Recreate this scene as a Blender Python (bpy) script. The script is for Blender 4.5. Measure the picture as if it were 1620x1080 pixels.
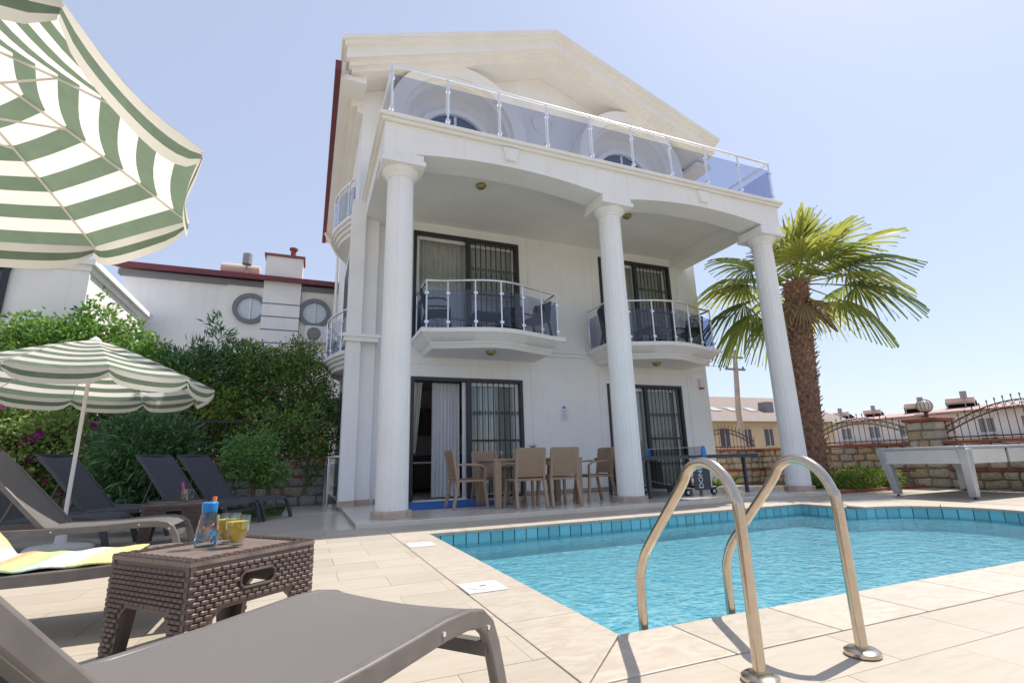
import bpy, bmesh, math, random
import numpy as np
from mathutils import Vector, Matrix
random.seed(7); rng = np.random.default_rng(7)
R = math.radians; PI = math.pi
S = bpy.context.scene
for o in list(bpy.data.objects): bpy.data.objects.remove(o)
C = S.collection

# ------------------------------------------------------------------ camera
F_PX, YAW, PITCH, ROLL, CAMH = 786.9, R(22.382), R(13.555), R(-1.608), 0.75
fw = Vector((math.sin(YAW)*math.cos(PITCH), math.cos(YAW)*math.cos(PITCH), math.sin(PITCH)))
r0 = Vector((math.cos(YAW), -math.sin(YAW), 0)); u0 = r0.cross(fw)
rt = math.cos(ROLL)*r0 + math.sin(ROLL)*u0; up = -math.sin(ROLL)*r0 + math.cos(ROLL)*u0
cd = bpy.data.cameras.new('camera'); cam = bpy.data.objects.new('camera', cd); C.objects.link(cam)
cd.sensor_width = 36; cd.lens = F_PX/1620*36; cd.clip_start = 0.05; cd.clip_end = 3000
m = Matrix.Identity(4)
for i in range(3):
    m[i][0] = rt[i]; m[i][1] = up[i]; m[i][2] = -fw[i]
m[2][3] = CAMH
cam.matrix_world = m
S.camera = cam
# ------------------------------------------------------------------ world, sun, exposure
SUNV = Vector((0.57, 0.12, 1.0)).normalized()          # direction towards the sun
W = bpy.data.worlds.new('World'); S.world = W; W.use_nodes = True
wn = W.node_tree; wn.nodes.clear()
sky = wn.nodes.new('ShaderNodeTexSky'); sky.sky_type = 'NISHITA'; sky.sun_disc = False
sky.sun_elevation = math.asin(SUNV.z); sky.sun_rotation = math.atan2(SUNV.x, SUNV.y)
sky.air_density = 1.0; sky.dust_density = 1.0; sky.ozone_density = 1.0; sky.altitude = 0
bg = wn.nodes.new('ShaderNodeBackground'); bg.inputs[1].default_value = 0.15
wo = wn.nodes.new('ShaderNodeOutputWorld')
hz = wn.nodes.new('ShaderNodeMix'); hz.data_type = 'RGBA'; hz.inputs['Factor'].default_value = .76; hz.inputs[7].default_value = (1.78, 1.96, 2.52, 1)
wn.links.new(sky.outputs[0], hz.inputs[6]); wn.links.new(hz.outputs[2], bg.inputs[0]); wn.links.new(bg.outputs[0], wo.inputs[0])
sl = bpy.data.lights.new('sun', 'SUN'); so = bpy.data.objects.new('sun', sl); C.objects.link(so)
sl.energy = 2.85; sl.angle = R(0.5); sl.color = (1.0, 0.94, 0.85)
so.rotation_euler = SUNV.to_track_quat('Z', 'Y').to_euler(); so.location = (30, 6, 50)
S.view_settings.view_transform = 'Standard'; S.view_settings.look = 'None'
S.view_settings.exposure = 1.02; S.view_settings.gamma = 1.0
S.render.engine = 'CYCLES'
try:
    S.cycles.max_bounces = 8; S.cycles.transparent_max_bounces = 24; S.cycles.caustics_refractive = False
    S.cycles.caustics_reflective = False; S.cycles.sample_clamp_indirect = 8
except Exception: pass

# ------------------------------------------------------------------ materials
MT = {}
def mat(name, col, rough=0.6, var=0.0, scale=6.0, bump=0.0, bscale=None, metal=0.0, spec=0.5, detail=4, col2=None, trans=0.0, stretch=None):
    if name in MT: return MT[name]
    M_ = bpy.data.materials.new(name); M_.use_nodes = True; n = M_.node_tree; b = n.nodes['Principled BSDF']
    b.inputs['Roughness'].default_value = rough; b.inputs['Metallic'].default_value = metal
    b.inputs['Specular IOR Level'].default_value = spec
    b.inputs['Base Color'].default_value = (*col, 1)
    tc = n.nodes.new('ShaderNodeTexCoord'); mp = n.nodes.new('ShaderNodeMapping')
    n.links.new(tc.outputs['Object'], mp.inputs[0])
    if stretch: mp.inputs['Scale'].default_value = stretch
    if var or col2:
        nz = n.nodes.new('ShaderNodeTexNoise'); nz.inputs['Scale'].default_value = scale; nz.inputs['Detail'].default_value = detail
        n.links.new(mp.outputs[0], nz.inputs['Vector'])
        cr = n.nodes.new('ShaderNodeValToRGB')
        c2 = col2 if col2 else tuple(max(0, c*(1-var)) for c in col)
        c1 = col if col2 else tuple(min(1, c*(1+var)) for c in col)
        cr.color_ramp.elements[0].color = (*c2, 1); cr.color_ramp.elements[1].color = (*c1, 1)
        cr.color_ramp.elements[0].position = 0.32; cr.color_ramp.elements[1].position = 0.68
        n.links.new(nz.outputs[0], cr.inputs[0]); n.links.new(cr.outputs[0], b.inputs['Base Color'])
    if bump:
        nb = n.nodes.new('ShaderNodeTexNoise'); nb.inputs['Scale'].default_value = bscale or scale*4; nb.inputs['Detail'].default_value = 5
        n.links.new(mp.outputs[0], nb.inputs['Vector'])
        bp = n.nodes.new('ShaderNodeBump'); bp.inputs['Strength'].default_value = bump; bp.inputs['Distance'].default_value = 0.02
        n.links.new(nb.outputs[0], bp.inputs['Height']); n.links.new(bp.outputs[0], b.inputs['Normal'])
    if trans:
        tr = n.nodes.new('ShaderNodeBsdfTranslucent'); tr.inputs[0].default_value = (*[min(1, c*1.1) for c in col], 1)
        mx = n.nodes.new('ShaderNodeMixShader'); mx.inputs[0].default_value = trans
        out = n.nodes['Material Output']
        n.links.new(b.outputs[0], mx.inputs[1]); n.links.new(tr.outputs[0], mx.inputs[2]); n.links.new(mx.outputs[0], out.inputs[0])
    MT[name] = M_; return M_
def glassy(name, tint, refl=1.0, rough=0.0, ior=1.45, bump=0):
    if name in MT: return MT[name]
    M_ = bpy.data.materials.new(name); M_.use_nodes = True; n = M_.node_tree; n.nodes.remove(n.nodes['Principled BSDF'])
    out = n.nodes['Material Output']
    t = n.nodes.new('ShaderNodeBsdfTransparent'); t.inputs[0].default_value = (*tint, 1)
    g = n.nodes.new('ShaderNodeBsdfGlossy'); g.inputs['Roughness'].default_value = rough
    lw = n.nodes.new('ShaderNodeLayerWeight'); lw.inputs[0].default_value = .5; f = n.nodes.new('ShaderNodeMath'); f.operation = 'POWER'; f.inputs[1].default_value = 4.0; n.links.new(lw.outputs['Facing'], f.inputs[0])
    mu = n.nodes.new('ShaderNodeMath'); mu.operation = 'MULTIPLY_ADD'; mu.inputs[1].default_value = .8*refl; mu.inputs[2].default_value = .045*refl; mu.use_clamp = True
    mx = n.nodes.new('ShaderNodeMixShader')
    n.links.new(f.outputs[0], mu.inputs[0]); n.links.new(mu.outputs[0], mx.inputs[0])
    n.links.new(t.outputs[0], mx.inputs[1]); n.links.new(g.outputs[0], mx.inputs[2]); n.links.new(mx.outputs[0], out.inputs[0])
    MT[name] = M_; return M_

plaster = mat('white_plaster', (0.86, 0.855, 0.84), 0.8, 0.03, 1.3, 0.12, 60)
def weather(M_, amt, tone):
    n = M_.node_tree; b = n.nodes['Principled BSDF']; src = b.inputs['Base Color'].links[0].from_socket
    tc = n.nodes.new('ShaderNodeTexCoord'); mp = n.nodes.new('ShaderNodeMapping'); mp.inputs['Scale'].default_value = (5.5, 5.5, .45); n.links.new(tc.outputs['Object'], mp.inputs[0])
    nz = n.nodes.new('ShaderNodeTexNoise'); nz.inputs['Scale'].default_value = 1.6; nz.inputs['Detail'].default_value = 8; nz.inputs['Roughness'].default_value = .65; n.links.new(mp.outputs[0], nz.inputs['Vector'])
    mr = n.nodes.new('ShaderNodeMapRange'); mr.inputs[1].default_value = .52; mr.inputs[2].default_value = .78; mr.inputs[3].default_value = 0; mr.inputs[4].default_value = amt; n.links.new(nz.outputs[0], mr.inputs[0])
    mx = n.nodes.new('ShaderNodeMix'); mx.data_type = 'RGBA'; n.links.new(mr.outputs[0], mx.inputs[0]); n.links.new(src, mx.inputs[6]); mx.inputs[7].default_value = (*tone, 1); n.links.new(mx.outputs[2], b.inputs['Base Color'])
weather(plaster, .26, (.62, .58, .52))
cream = mat('cream_stucco', (0.86, 0.84, 0.79), 0.8, 0.03, 1.5, 0.12, 50)
ceilm = mat('ceiling_paint', (0.84, 0.83, 0.79), 0.85, 0.03, 2, 0.08, 60)
upvc = mat('white_upvc', (0.80, 0.79, 0.77), 0.35)
iron = mat('black_iron', (0.025, 0.027, 0.032), 0.45, 0.2, 20)
brown_iron = mat('brown_iron', (0.07, 0.045, 0.04), 0.55, 0.3, 20)
steel = mat('polished_steel', (0.56, 0.48, 0.39), 0.2, 0.06, 25, 0.03, 60, metal=1.0)  # brown of the reflected deck is worked into the base colour
alu = mat('satin_aluminium', (0.80, 0.81, 0.83), 0.3, metal=0.85)
alu_paint = mat('silver_paint', (0.50, 0.52, 0.54), 0.4, 0.08, 6, metal=0.3)
tintglass = glassy('smoked_glass', (0.55, 0.59, 0.72), 1.4)
paneglass = glassy('window_glass', (0.93, 0.95, 0.95), 1.5)
clearglass = glassy('drinking_glass', (0.88, 0.91, 0.90), 2.2)
darkglass = mat('dark_window_glass', (0.05, 0.07, 0.12), 0.06, spec=0.9)
curtain_grey = mat('grey_curtain', (0.80, 0.80, 0.82), 0.9, 0.10, 3, stretch=(8, 8, .3), trans=0.25)
curtain_white = mat('sheer_curtain', (0.82, 0.82, 0.76), 0.9, 0.1, 4, stretch=(10, 10, .4), trans=0.3)
room = mat('room_wall', (0.72, 0.68, 0.62), 0.9)
maroon = mat('maroon_gutter', (0.16, 0.035, 0.045), 0.45, 0.1, 4)
tileroof = mat('red_roof_tile', (0.27, 0.09, 0.075), 0.75, 0.25, 9, 0.4, 14)
stone = [mat('wall_stone_'+k, c, 0.9, 0.22, 7, 0.9, 16) for k, c in (('buff', (0.50, 0.42, 0.31)), ('pale', (0.58, 0.51, 0.41)), ('grey', (0.45, 0.40, 0.34)), ('ochre', (0.52, 0.40, 0.25)))]
greystone = [mat('grey_stone_'+k, c, 0.9, 0.3, 8, 1.0, 14) for k, c in (('a', (0.50, 0.47, 0.43)), ('b', (0.42, 0.39, 0.36)), ('c', (0.56, 0.53, 0.48)))]
mortar = mat('mortar', (0.28, 0.23, 0.18), 0.95, 0.2, 10, 0.6, 30)
brickred = mat('red_brick_coping', (0.33, 0.10, 0.07), 0.8, 0.28, 8, 0.4, 30)
bark = mat('bark', (0.16, 0.11, 0.075), 0.9, 0.35, 9, 0.8, 22)
palmbark = mat('palm_fibre', (0.25, 0.135, 0.09), 0.95, 0.4, 12, 0.9, 30)
palmboot = mat('palm_leaf_base', (0.33, 0.20, 0.14), 0.85, 0.35, 10, 0.5, 30)
soil = mat('soil', (0.16, 0.11, 0.075), 0.95, 0.3, 8, 0.8, 20)
grass_ground = mat('lawn', (0.075, 0.13, 0.035), 0.9, 0.35, 5, 0.9, 60)
earth = mat('dry_earth', (0.34, 0.28, 0.20), 0.95, 0.2, .3, 0.4, 3)
chair_beige = mat('taupe_rattan_plastic', (0.36, 0.25, 0.17), 0.5, 0.06, 5)
navy_plastic = mat('dark_blue_plastic', (0.028, 0.040, 0.085), 0.45)
brown_weave = mat('brown_weave_plastic', (0.105, 0.072, 0.062), 0.38, 0.12, 9)
brown_slab = mat('brown_wood_print', (0.20, 0.15, 0.125), 0.42, 0.28, 5, 0.15, 20, stretch=(2, 22, 2))
frame_taupe = mat('taupe_frame_plastic', (0.150, 0.133, 0.122), 0.42, .12, 14)
frame_dark = mat('anthracite_frame_plastic', (0.055, 0.058, 0.070), 0.45)
canvas_w = mat('cream_canvas', (0.80, 0.76, 0.68), 0.85, 0.04, 3, trans=0.5)
canvas_g = mat('green_canvas', (0.165, 0.225, 0.155), 0.85, 0.15, 12, trans=0.42)
whiteplastic = mat('white_plastic', (0.72, 0.73, 0.75), 0.4, 0.06, 6)
polewhite = mat('white_painted_pole', (0.78, 0.74, 0.70), 0.35)
black_rubber = mat('black_rubber', (0.02, 0.02, 0.02), 0.7)
brass = mat('brass_lamp', (0.33, 0.26, 0.12), 0.35, metal=0.5)
blueplastic = mat('blue_plastic', (0.015, 0.23, 0.62), 0.35)
orangeplastic = mat('orange_plastic', (0.85, 0.22, 0.05), 0.4)
juice = mat('yellow_juice', (0.95, 0.70, 0.04), 0.3, trans=0.25)
ojuice = mat('orange_juice', (0.85, 0.30, 0.06), 0.3, trans=0.3)
cola = mat('dark_drink', (0.06, 0.02, 0.02), 0.2)
pink = mat('pink_straw', (0.85, 0.12, 0.45), 0.4)
bluemat = mat('blue_doormat', (0.03, 0.14, 0.48), 0.95, 0.15, 40, 0.5, 120)
redplastic = mat('red_plastic', (0.5, 0.03, 0.04), 0.35)
paper = mat('paper', (0.74, 0.77, 0.80), 0.8)
def sling_mat(name, col):
    M_ = mat(name, col, 0.6); n = M_.node_tree; b = n.nodes['Principled BSDF']
    tc = n.nodes.new('ShaderNodeTexCoord'); w = n.nodes.new('ShaderNodeTexWave'); w.wave_type = 'BANDS'; w.bands_direction = 'X'
    w.inputs['Scale'].default_value = 62; w.inputs['Distortion'].default_value = 0.0
    w2 = n.nodes.new('ShaderNodeTexWave'); w2.wave_type = 'BANDS'; w2.bands_direction = 'Y'; w2.inputs['Scale'].default_value = 90
    ad = n.nodes.new('ShaderNodeMath'); ad.operation = 'ADD'
    n.links.new(tc.outputs['Object'], w.inputs[0]); n.links.new(tc.outputs['Object'], w2.inputs[0])
    n.links.new(w.outputs[1], ad.inputs[0]); n.links.new(w2.outputs[1], ad.inputs[1])
    cr = n.nodes.new('ShaderNodeValToRGB'); cr.color_ramp.elements[0].color = (*[c*.5 for c in col], 1); cr.color_ramp.elements[1].color = (*[c*1.3 for c in col], 1)
    mr = n.nodes.new('ShaderNodeMath'); mr.operation = 'MULTIPLY'; mr.inputs[1].default_value = .5
    n.links.new(ad.outputs[0], mr.inputs[0]); n.links.new(mr.outputs[0], cr.inputs[0]); n.links.new(cr.outputs[0], b.inputs['Base Color'])
    bp = n.nodes.new('ShaderNodeBump'); bp.inputs['Strength'].default_value = .35; bp.inputs['Distance'].default_value = .002
    n.links.new(ad.outputs[0], bp.inputs['Height']); n.links.new(bp.outputs[0], b.inputs['Normal']); return M_
sling_taupe = sling_mat('taupe_sling', (0.165, 0.150, 0.145)); sling_dark = sling_mat('anthracite_sling', (0.062, 0.066, 0.085))
def travertine(name, base, vein, sc=3.0, stretch=(1, 6, 1), rough=0.45, tint=0.08):
    M_ = mat(name, base, rough); n = M_.node_tree; b = n.nodes['Principled BSDF']
    tc = n.nodes.new('ShaderNodeTexCoord'); oi = n.nodes.new('ShaderNodeObjectInfo')
    va = n.nodes.new('ShaderNodeVectorMath'); va.operation = 'ADD'
    sc_ = n.nodes.new('ShaderNodeVectorMath'); sc_.operation = 'SCALE'; sc_.inputs['Scale'].default_value = 37.0
    cx = n.nodes.new('ShaderNodeCombineXYZ'); 
    for k in range(3): n.links.new(oi.outputs['Random'], cx.inputs[k])
    n.links.new(cx.outputs[0], sc_.inputs[0]); n.links.new(tc.outputs['Object'], va.inputs[0]); n.links.new(sc_.outputs[0], va.inputs[1])
    mp = n.nodes.new('ShaderNodeMapping'); mp.inputs['Scale'].default_value = stretch; n.links.new(va.outputs[0], mp.inputs[0])
    nz = n.nodes.new('ShaderNodeTexNoise'); nz.inputs['Scale'].default_value = sc; nz.inputs['Detail'].default_value = 6; nz.inputs['Distortion'].default_value = 1.2
    n.links.new(mp.outputs[0], nz.inputs['Vector'])
    cr = n.nodes.new('ShaderNodeValToRGB'); e = cr.color_ramp.elements
    e[0].position = .30; e[0].color = (*vein, 1); e[1].position = .60; e[1].color = (*base, 1)
    n.links.new(nz.outputs[0], cr.inputs[0])
    hs = n.nodes.new('ShaderNodeHueSaturation'); ma = n.nodes.new('ShaderNodeMapRange'); ma.inputs[3].default_value = 1-tint; ma.inputs[4].default_value = 1+tint
    n.links.new(oi.outputs['Random'], ma.inputs[0]); n.links.new(ma.outputs[0], hs.inputs['Value'])
    n.links.new(cr.outputs[0], hs.inputs['Color']); n.links.new(hs.outputs[0], b.inputs['Base Color'])
    ge = n.nodes.new('ShaderNodeNewGeometry'); st = n.nodes.new('ShaderNodeTexNoise'); st.inputs['Scale'].default_value = 1.7; st.inputs['Detail'].default_value = 7; st.inputs['Roughness'].default_value = .7; n.links.new(ge.outputs['Position'], st.inputs['Vector'])
    sm_ = n.nodes.new('ShaderNodeMapRange'); sm_.inputs[1].default_value = .5; sm_.inputs[2].default_value = .75; sm_.inputs[4].default_value = .30; n.links.new(st.outputs[0], sm_.inputs[0])
    sx_ = n.nodes.new('ShaderNodeMix'); sx_.data_type = 'RGBA'; n.links.new(sm_.outputs[0], sx_.inputs[0]); n.links.new(hs.outputs[0], sx_.inputs[6]); sx_.inputs[7].default_value = (*[c*.72 for c in base], 1); n.links.new(sx_.outputs[2], b.inputs['Base Color'])
    bp = n.nodes.new('ShaderNodeBump'); bp.inputs['Strength'].default_value = .12; bp.inputs['Distance'].default_value = .004
    n.links.new(nz.outputs[0], bp.inputs['Height']); n.links.new(bp.outputs[0], b.inputs['Normal']); return M_
deckm = travertine('cream_deck_tile', (0.47, 0.412, 0.335), (0.43, 0.372, 0.295), 2.6, (1.2, 9, 1), .5, .06)
copem = travertine('travertine_coping', (0.50, 0.445, 0.37), (0.43, 0.355, 0.28), 5, (1.5, 3, 1), .5, .06)
patiom = travertine('patio_tile', (0.66, 0.61, 0.54), (0.61, 0.55, 0.47), 2.6, (1.2, 7, 1), .22, .05)
plinthm = travertine('plinth_marble', (0.50, 0.40, 0.33), (0.40, 0.30, 0.24), 4, (1, 1, 2), .4, .05)
grout = mat('grout', (0.42, 0.36, 0.285), 0.9, .25, 3)
def pooltile(name, base, var):
    M_ = mat(name, base, 0.2); n = M_.node_tree; b = n.nodes['Principled BSDF']; oi = n.nodes.new('ShaderNodeObjectInfo')
    hs = n.nodes.new('ShaderNodeHueSaturation'); ma = n.nodes.new('ShaderNodeMapRange'); ma.inputs[3].default_value = 1-var; ma.inputs[4].default_value = 1+var
    n.links.new(oi.outputs['Random'], ma.inputs[0]); n.links.new(ma.outputs[0], hs.inputs['Value']); hs.inputs['Color'].default_value = (*base, 1)
    n.links.new(hs.outputs[0], b.inputs['Base Color']); return M_
rimtile = pooltile('turquoise_rim_tile', (0.22, 0.56, 0.64), .15); rimgrout = mat('dark_rim_grout', (.05, .12, .15), .8)
def mosaic(name, c1, c2):
    M_ = mat(name, c1, 0.25); n = M_.node_tree; b = n.nodes['Principled BSDF']
    tc = n.nodes.new('ShaderNodeTexCoord'); br = n.nodes.new('ShaderNodeTexBrick'); br.offset = 0
    br.inputs['Scale'].default_value = 20; br.inputs['Brick Width'].default_value = 1.0; br.inputs['Row Height'].default_value = 1.0; br.inputs['Mortar Size'].default_value = .06
    br.inputs['Color1'].default_value = (*c1, 1); br.inputs['Color2'].default_value = (*c2, 1); br.inputs['Mortar'].default_value = (.35, .62, .70, 1)
    n.links.new(tc.outputs['Object'], br.inputs['Vector']); n.links.new(br.outputs[0], b.inputs['Base Color']); return M_
poolfloor = mosaic('pool_caustic_mosaic', (0.10, 0.52, 0.74), (0.50, 0.84, 0.93)); poolwall = mat('pool_wall_mosaic', (0.38, 0.80, 0.92), .25, .12, 14)  # floor tile blues spread wide, imitating caustic light mottling in the colour
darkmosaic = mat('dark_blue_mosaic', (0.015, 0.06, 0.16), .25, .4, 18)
def water_mat():
    M_ = bpy.data.materials.new('pool_water'); M_.use_nodes = True; n = M_.node_tree; n.nodes.remove(n.nodes['Principled BSDF']); out = n.nodes['Material Output']
    tc = n.nodes.new('ShaderNodeTexCoord')
    hs = []
    for sc, dist, st in ((3.2, 1.5, (1, 1.4, 1)), (9.0, 1.0, (1, 1.3, 1)), (24.0, 0.6, (1, 1.2, 1))):
        mp = n.nodes.new('ShaderNodeMapping'); mp.inputs['Scale'].default_value = st; n.links.new(tc.outputs['Object'], mp.inputs[0])
        nz = n.nodes.new('ShaderNodeTexNoise'); nz.inputs['Scale'].default_value = sc; nz.inputs['Detail'].default_value = 2; nz.inputs['Distortion'].default_value = dist
        n.links.new(mp.outputs[0], nz.inputs['Vector']); hs.append((nz, 1/sc))
    a1 = n.nodes.new('ShaderNodeMath'); a1.operation = 'MULTIPLY_ADD'; a1.inputs[1].default_value = .55
    n.links.new(hs[1][0].outputs[0], a1.inputs[0]); n.links.new(hs[0][0].outputs[0], a1.inputs[2])
    a2 = n.nodes.new('ShaderNodeMath'); a2.operation = 'MULTIPLY_ADD'; a2.inputs[1].default_value = .28
    n.links.new(hs[2][0].outputs[0], a2.inputs[0]); n.links.new(a1.outputs[0], a2.inputs[2])
    bp = n.nodes.new('ShaderNodeBump'); bp.inputs['Strength'].default_value = .5; bp.inputs['Distance'].default_value = .065
    n.links.new(a2.outputs[0], bp.inputs['Height'])
    t = n.nodes.new('ShaderNodeBsdfTransparent'); t.inputs[0].default_value = (.86, .98, 1, 1)
    rf = n.nodes.new('ShaderNodeBsdfRefraction'); rf.inputs['IOR'].default_value = 1.33; rf.inputs['Roughness'].default_value = 0; rf.inputs['Color'].default_value = (.86, .98, 1, 1)
    g = n.nodes.new('ShaderNodeBsdfGlossy'); g.inputs['Roughness'].default_value = .03
    f = n.nodes.new('ShaderNodeFresnel'); f.inputs[0].default_value = 1.33
    n.links.new(bp.outputs[0], rf.inputs['Normal']); n.links.new(bp.outputs[0], g.inputs['Normal']); n.links.new(bp.outputs[0], f.inputs['Normal'])
    m1 = n.nodes.new('ShaderNodeMixShader'); m1.inputs[0].default_value = .30
    n.links.new(t.outputs[0], m1.inputs[1]); n.links.new(rf.outputs[0], m1.inputs[2])
    m2 = n.nodes.new('ShaderNodeMixShader'); n.links.new(f.outputs[0], m2.inputs[0]); n.links.new(m1.outputs[0], m2.inputs[1]); n.links.new(g.outputs[0], m2.inputs[2])
    n.links.new(m2.outputs[0], out.inputs[0]); return M_
waterm = water_mat()
def leafm(name, c, tr=.3): return mat(name, c, 0.5, 0.18, 3, trans=tr)
L_ole = [leafm('oleander_leaf', (0.079, 0.168, 0.067)), leafm('oleander_leaf_light', (0.163, 0.325, 0.108))]
L_pom = [leafm('pomegranate_leaf', (0.164, 0.299, 0.075)), leafm('pomegranate_leaf_dark', (0.086, 0.173, 0.057)), leafm('pomegranate_leaf_yellow', (0.343, 0.383, 0.06))]
L_cit = [leafm('citrus_leaf', (0.176, 0.353, 0.064)), leafm('citrus_leaf_light', (0.237, 0.355, 0.068)), leafm('citrus_leaf_dark', (0.081, 0.19, 0.055))]
L_bou = [leafm('bougainvillea_leaf', (0.204, 0.35, 0.087)), leafm('bougainvillea_leaf_light', (0.287, 0.338, 0.085))]
magenta = leafm('magenta_bract', (0.38, 0.02, 0.26)); redflower = leafm('red_flower', (0.5, 0.04, 0.03)); violet = leafm('violet_flower', (.2, .12, .5))
L_bed = [leafm('bed_leaf', (0.13, 0.22, 0.03)), leafm('bed_leaf_light', (0.28, 0.33, 0.06))]
frondm = [leafm('palm_frond', (0.26, 0.33, 0.07), .4), leafm('palm_frond_light', (0.4, 0.42, 0.09), .45), leafm('palm_frond_dark', (0.13, 0.19, 0.06), .3)]
strawm = mat('dry_palm_leaf', (.32, .24, .13), .9)

# ------------------------------------------------------------------ mesh helpers
class MB:
    def __init__(s): s.v = []; s.f = []; s.mi = []; s.cur = 0
    def add(s, vs, fs):
        k = len(s.v); s.v += [tuple(p) for p in vs]; s.f += [tuple(i+k for i in f) for f in fs]; s.mi += [s.cur]*len(fs)
    def bx(s, x0, x1, y0, y1, z0, z1, T=None):
        vs = [Vector(p) for p in ((x0,y0,z0),(x1,y0,z0),(x1,y1,z0),(x0,y1,z0),(x0,y0,z1),(x1,y0,z1),(x1,y1,z1),(x0,y1,z1))]
        if T is not None: vs = [T @ p for p in vs]
        s.add(vs, [(0,3,2,1),(4,5,6,7),(0,1,5,4),(1,2,6,5),(2,3,7,6),(3,0,4,7)])
    def box(s, c, d, T=None): s.bx(c[0]-d[0]/2, c[0]+d[0]/2, c[1]-d[1]/2, c[1]+d[1]/2, c[2]-d[2]/2, c[2]+d[2]/2, T)
    def prism(s, poly, f0, f1):
        n = len(poly); a = [f0(*p) for p in poly]; b = [f1(*p) for p in poly]
        s.add(a+b, [tuple(range(n-1, -1, -1)), tuple(range(n, 2*n))]+[(i, (i+1) % n, n+(i+1) % n, n+i) for i in range(n)])
    def tube(s, path, r, n=8, cap=True):
        P = [Vector(p) for p in path]; k = len(P); rr = [float(q) for q in r] if isinstance(r, (list, tuple)) else [r]*k
        rings = []; prev = None
        for i in range(k):
            t = (P[min(i+1, k-1)]-P[max(i-1, 0)]).normalized()
            if prev is None:
                a = Vector((0, 0, 1)) if abs(t.z) < .9 else Vector((1, 0, 0))
                u = t.cross(a).normalized()
            else: u = (prev - t*prev.dot(t)).normalized()
            w = t.cross(u); prev = u
            rings.append([P[i]+rr[i]*(math.cos(2*PI*j/n)*u+math.sin(2*PI*j/n)*w) for j in range(n)])
        vs = [p for q in rings for p in q]
        fs = [(i*n+j, i*n+(j+1) % n, (i+1)*n+(j+1) % n, (i+1)*n+j) for i in range(k-1) for j in range(n)]
        if cap: fs += [tuple(range(n-1, -1, -1)), tuple(range((k-1)*n, k*n))]
        s.add(vs, fs)
    def lathe(s, prof, c=(0, 0, 0), n=24, T=None, sx=1):
        k = len(prof); vs = []
        for r, z in prof:
            for j in range(n):
                p = Vector((c[0]+sx*r*math.cos(2*PI*j/n), c[1]+r*math.sin(2*PI*j/n), c[2]+z)); vs.append(T @ p if T is not None else p)
        fs = [(i*n+j, i*n+(j+1) % n, (i+1)*n+(j+1) % n, (i+1)*n+j) for i in range(k-1) for j in range(n)]
        if prof[0][0] > 1e-6: fs.append(tuple(range(n-1, -1, -1)))
        if prof[-1][0] > 1e-6: fs.append(tuple(range((k-1)*n, k*n)))
        s.add(vs, fs)
    def strap(s, path, side, w, h):        # rectangular bar swept along a path; side = width direction
        P = [Vector(p) for p in path]; k = len(P); sd = Vector(side).normalized(); vs = []
        for i in range(k):
            t = (P[min(i+1, k-1)]-P[max(i-1, 0)]).normalized(); nn = sd.cross(t).normalized()
            for a, b in ((-1, -1), (1, -1), (1, 1), (-1, 1)): vs.append(P[i]+sd*(a*w/2)+nn*(b*h/2))
        fs = [(i*4+j, i*4+(j+1) % 4, (i+1)*4+(j+1) % 4, (i+1)*4+j) for i in range(k-1) for j in range(4)]
        s.add(vs, fs+[(3, 2, 1, 0), tuple(range((k-1)*4, k*4))])
    def grid(s, fn, nu, nv):
        vs = [fn(i/nu, j/nv) for j in range(nv+1) for i in range(nu+1)]
        s.add(vs, [(j*(nu+1)+i, j*(nu+1)+i+1, (j+1)*(nu+1)+i+1, (j+1)*(nu+1)+i) for j in range(nv) for i in range(nu)])
    def mesh(s, name, mats, smooth=False):
        me = bpy.data.meshes.new(name); me.from_pydata(s.v, [], s.f)
        for m_ in (mats if isinstance(mats, (list, tuple)) else [mats]): me.materials.append(m_)
        if any(s.mi): me.polygons.foreach_set('material_index', s.mi)
        bm = bmesh.new(); bm.from_mesh(me); bmesh.ops.recalc_face_normals(bm, faces=bm.faces); bm.to_mesh(me); bm.free()
        if smooth:
            me.polygons.foreach_set('use_smooth', [True]*len(me.polygons))
            try: me.set_sharp_from_angle(angle=R(40))
            except Exception: pass
        me.update(); return me
    def obj(s, name, mats, parent=None, smooth=False, bevel=0, kind=None, loc=None, rz=0):
        o = bpy.data.objects.new(name, s.mesh(name, mats, smooth)); C.objects.link(o); o.parent = parent
        if loc is not None: o.location = loc; o.rotation_euler = (0, 0, rz)
        if bevel:
            b = o.modifiers.new('bevel', 'BEVEL'); b.width = bevel; b.segments = 2; b.limit_method = 'ANGLE'; b.angle_limit = R(50)
        if kind: o['kind'] = kind
        return o
def tag(o, label, cat, group=None):
    o['label'] = label; o['category'] = cat
    if group: o['group'] = group
    return o
def thing(name, label, cat, loc=(0, 0, 0), rz=0, group=None):
    o = bpy.data.objects.new(name, None); C.objects.link(o); o.location = loc; o.rotation_euler = (0, 0, rz); o.empty_display_size = .1
    return tag(o, label, cat, group)
def part(name, parent):
    o = bpy.data.objects.new(name, None); C.objects.link(o); o.parent = parent; o.empty_display_size = .1; return o
def kids(o): return [c for c in C.objects if c.parent == o]
def dup(root, loc=None, rz=None, label=None, parent=None):
    ch = kids(root); c = root.copy(); C.objects.link(c); c.parent = parent
    if loc is not None: c.location = loc
    if rz is not None: c.rotation_euler = (0, 0, rz)
    if label: c['label'] = label
    for k in ch: dup(k, parent=c)
    return c
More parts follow.
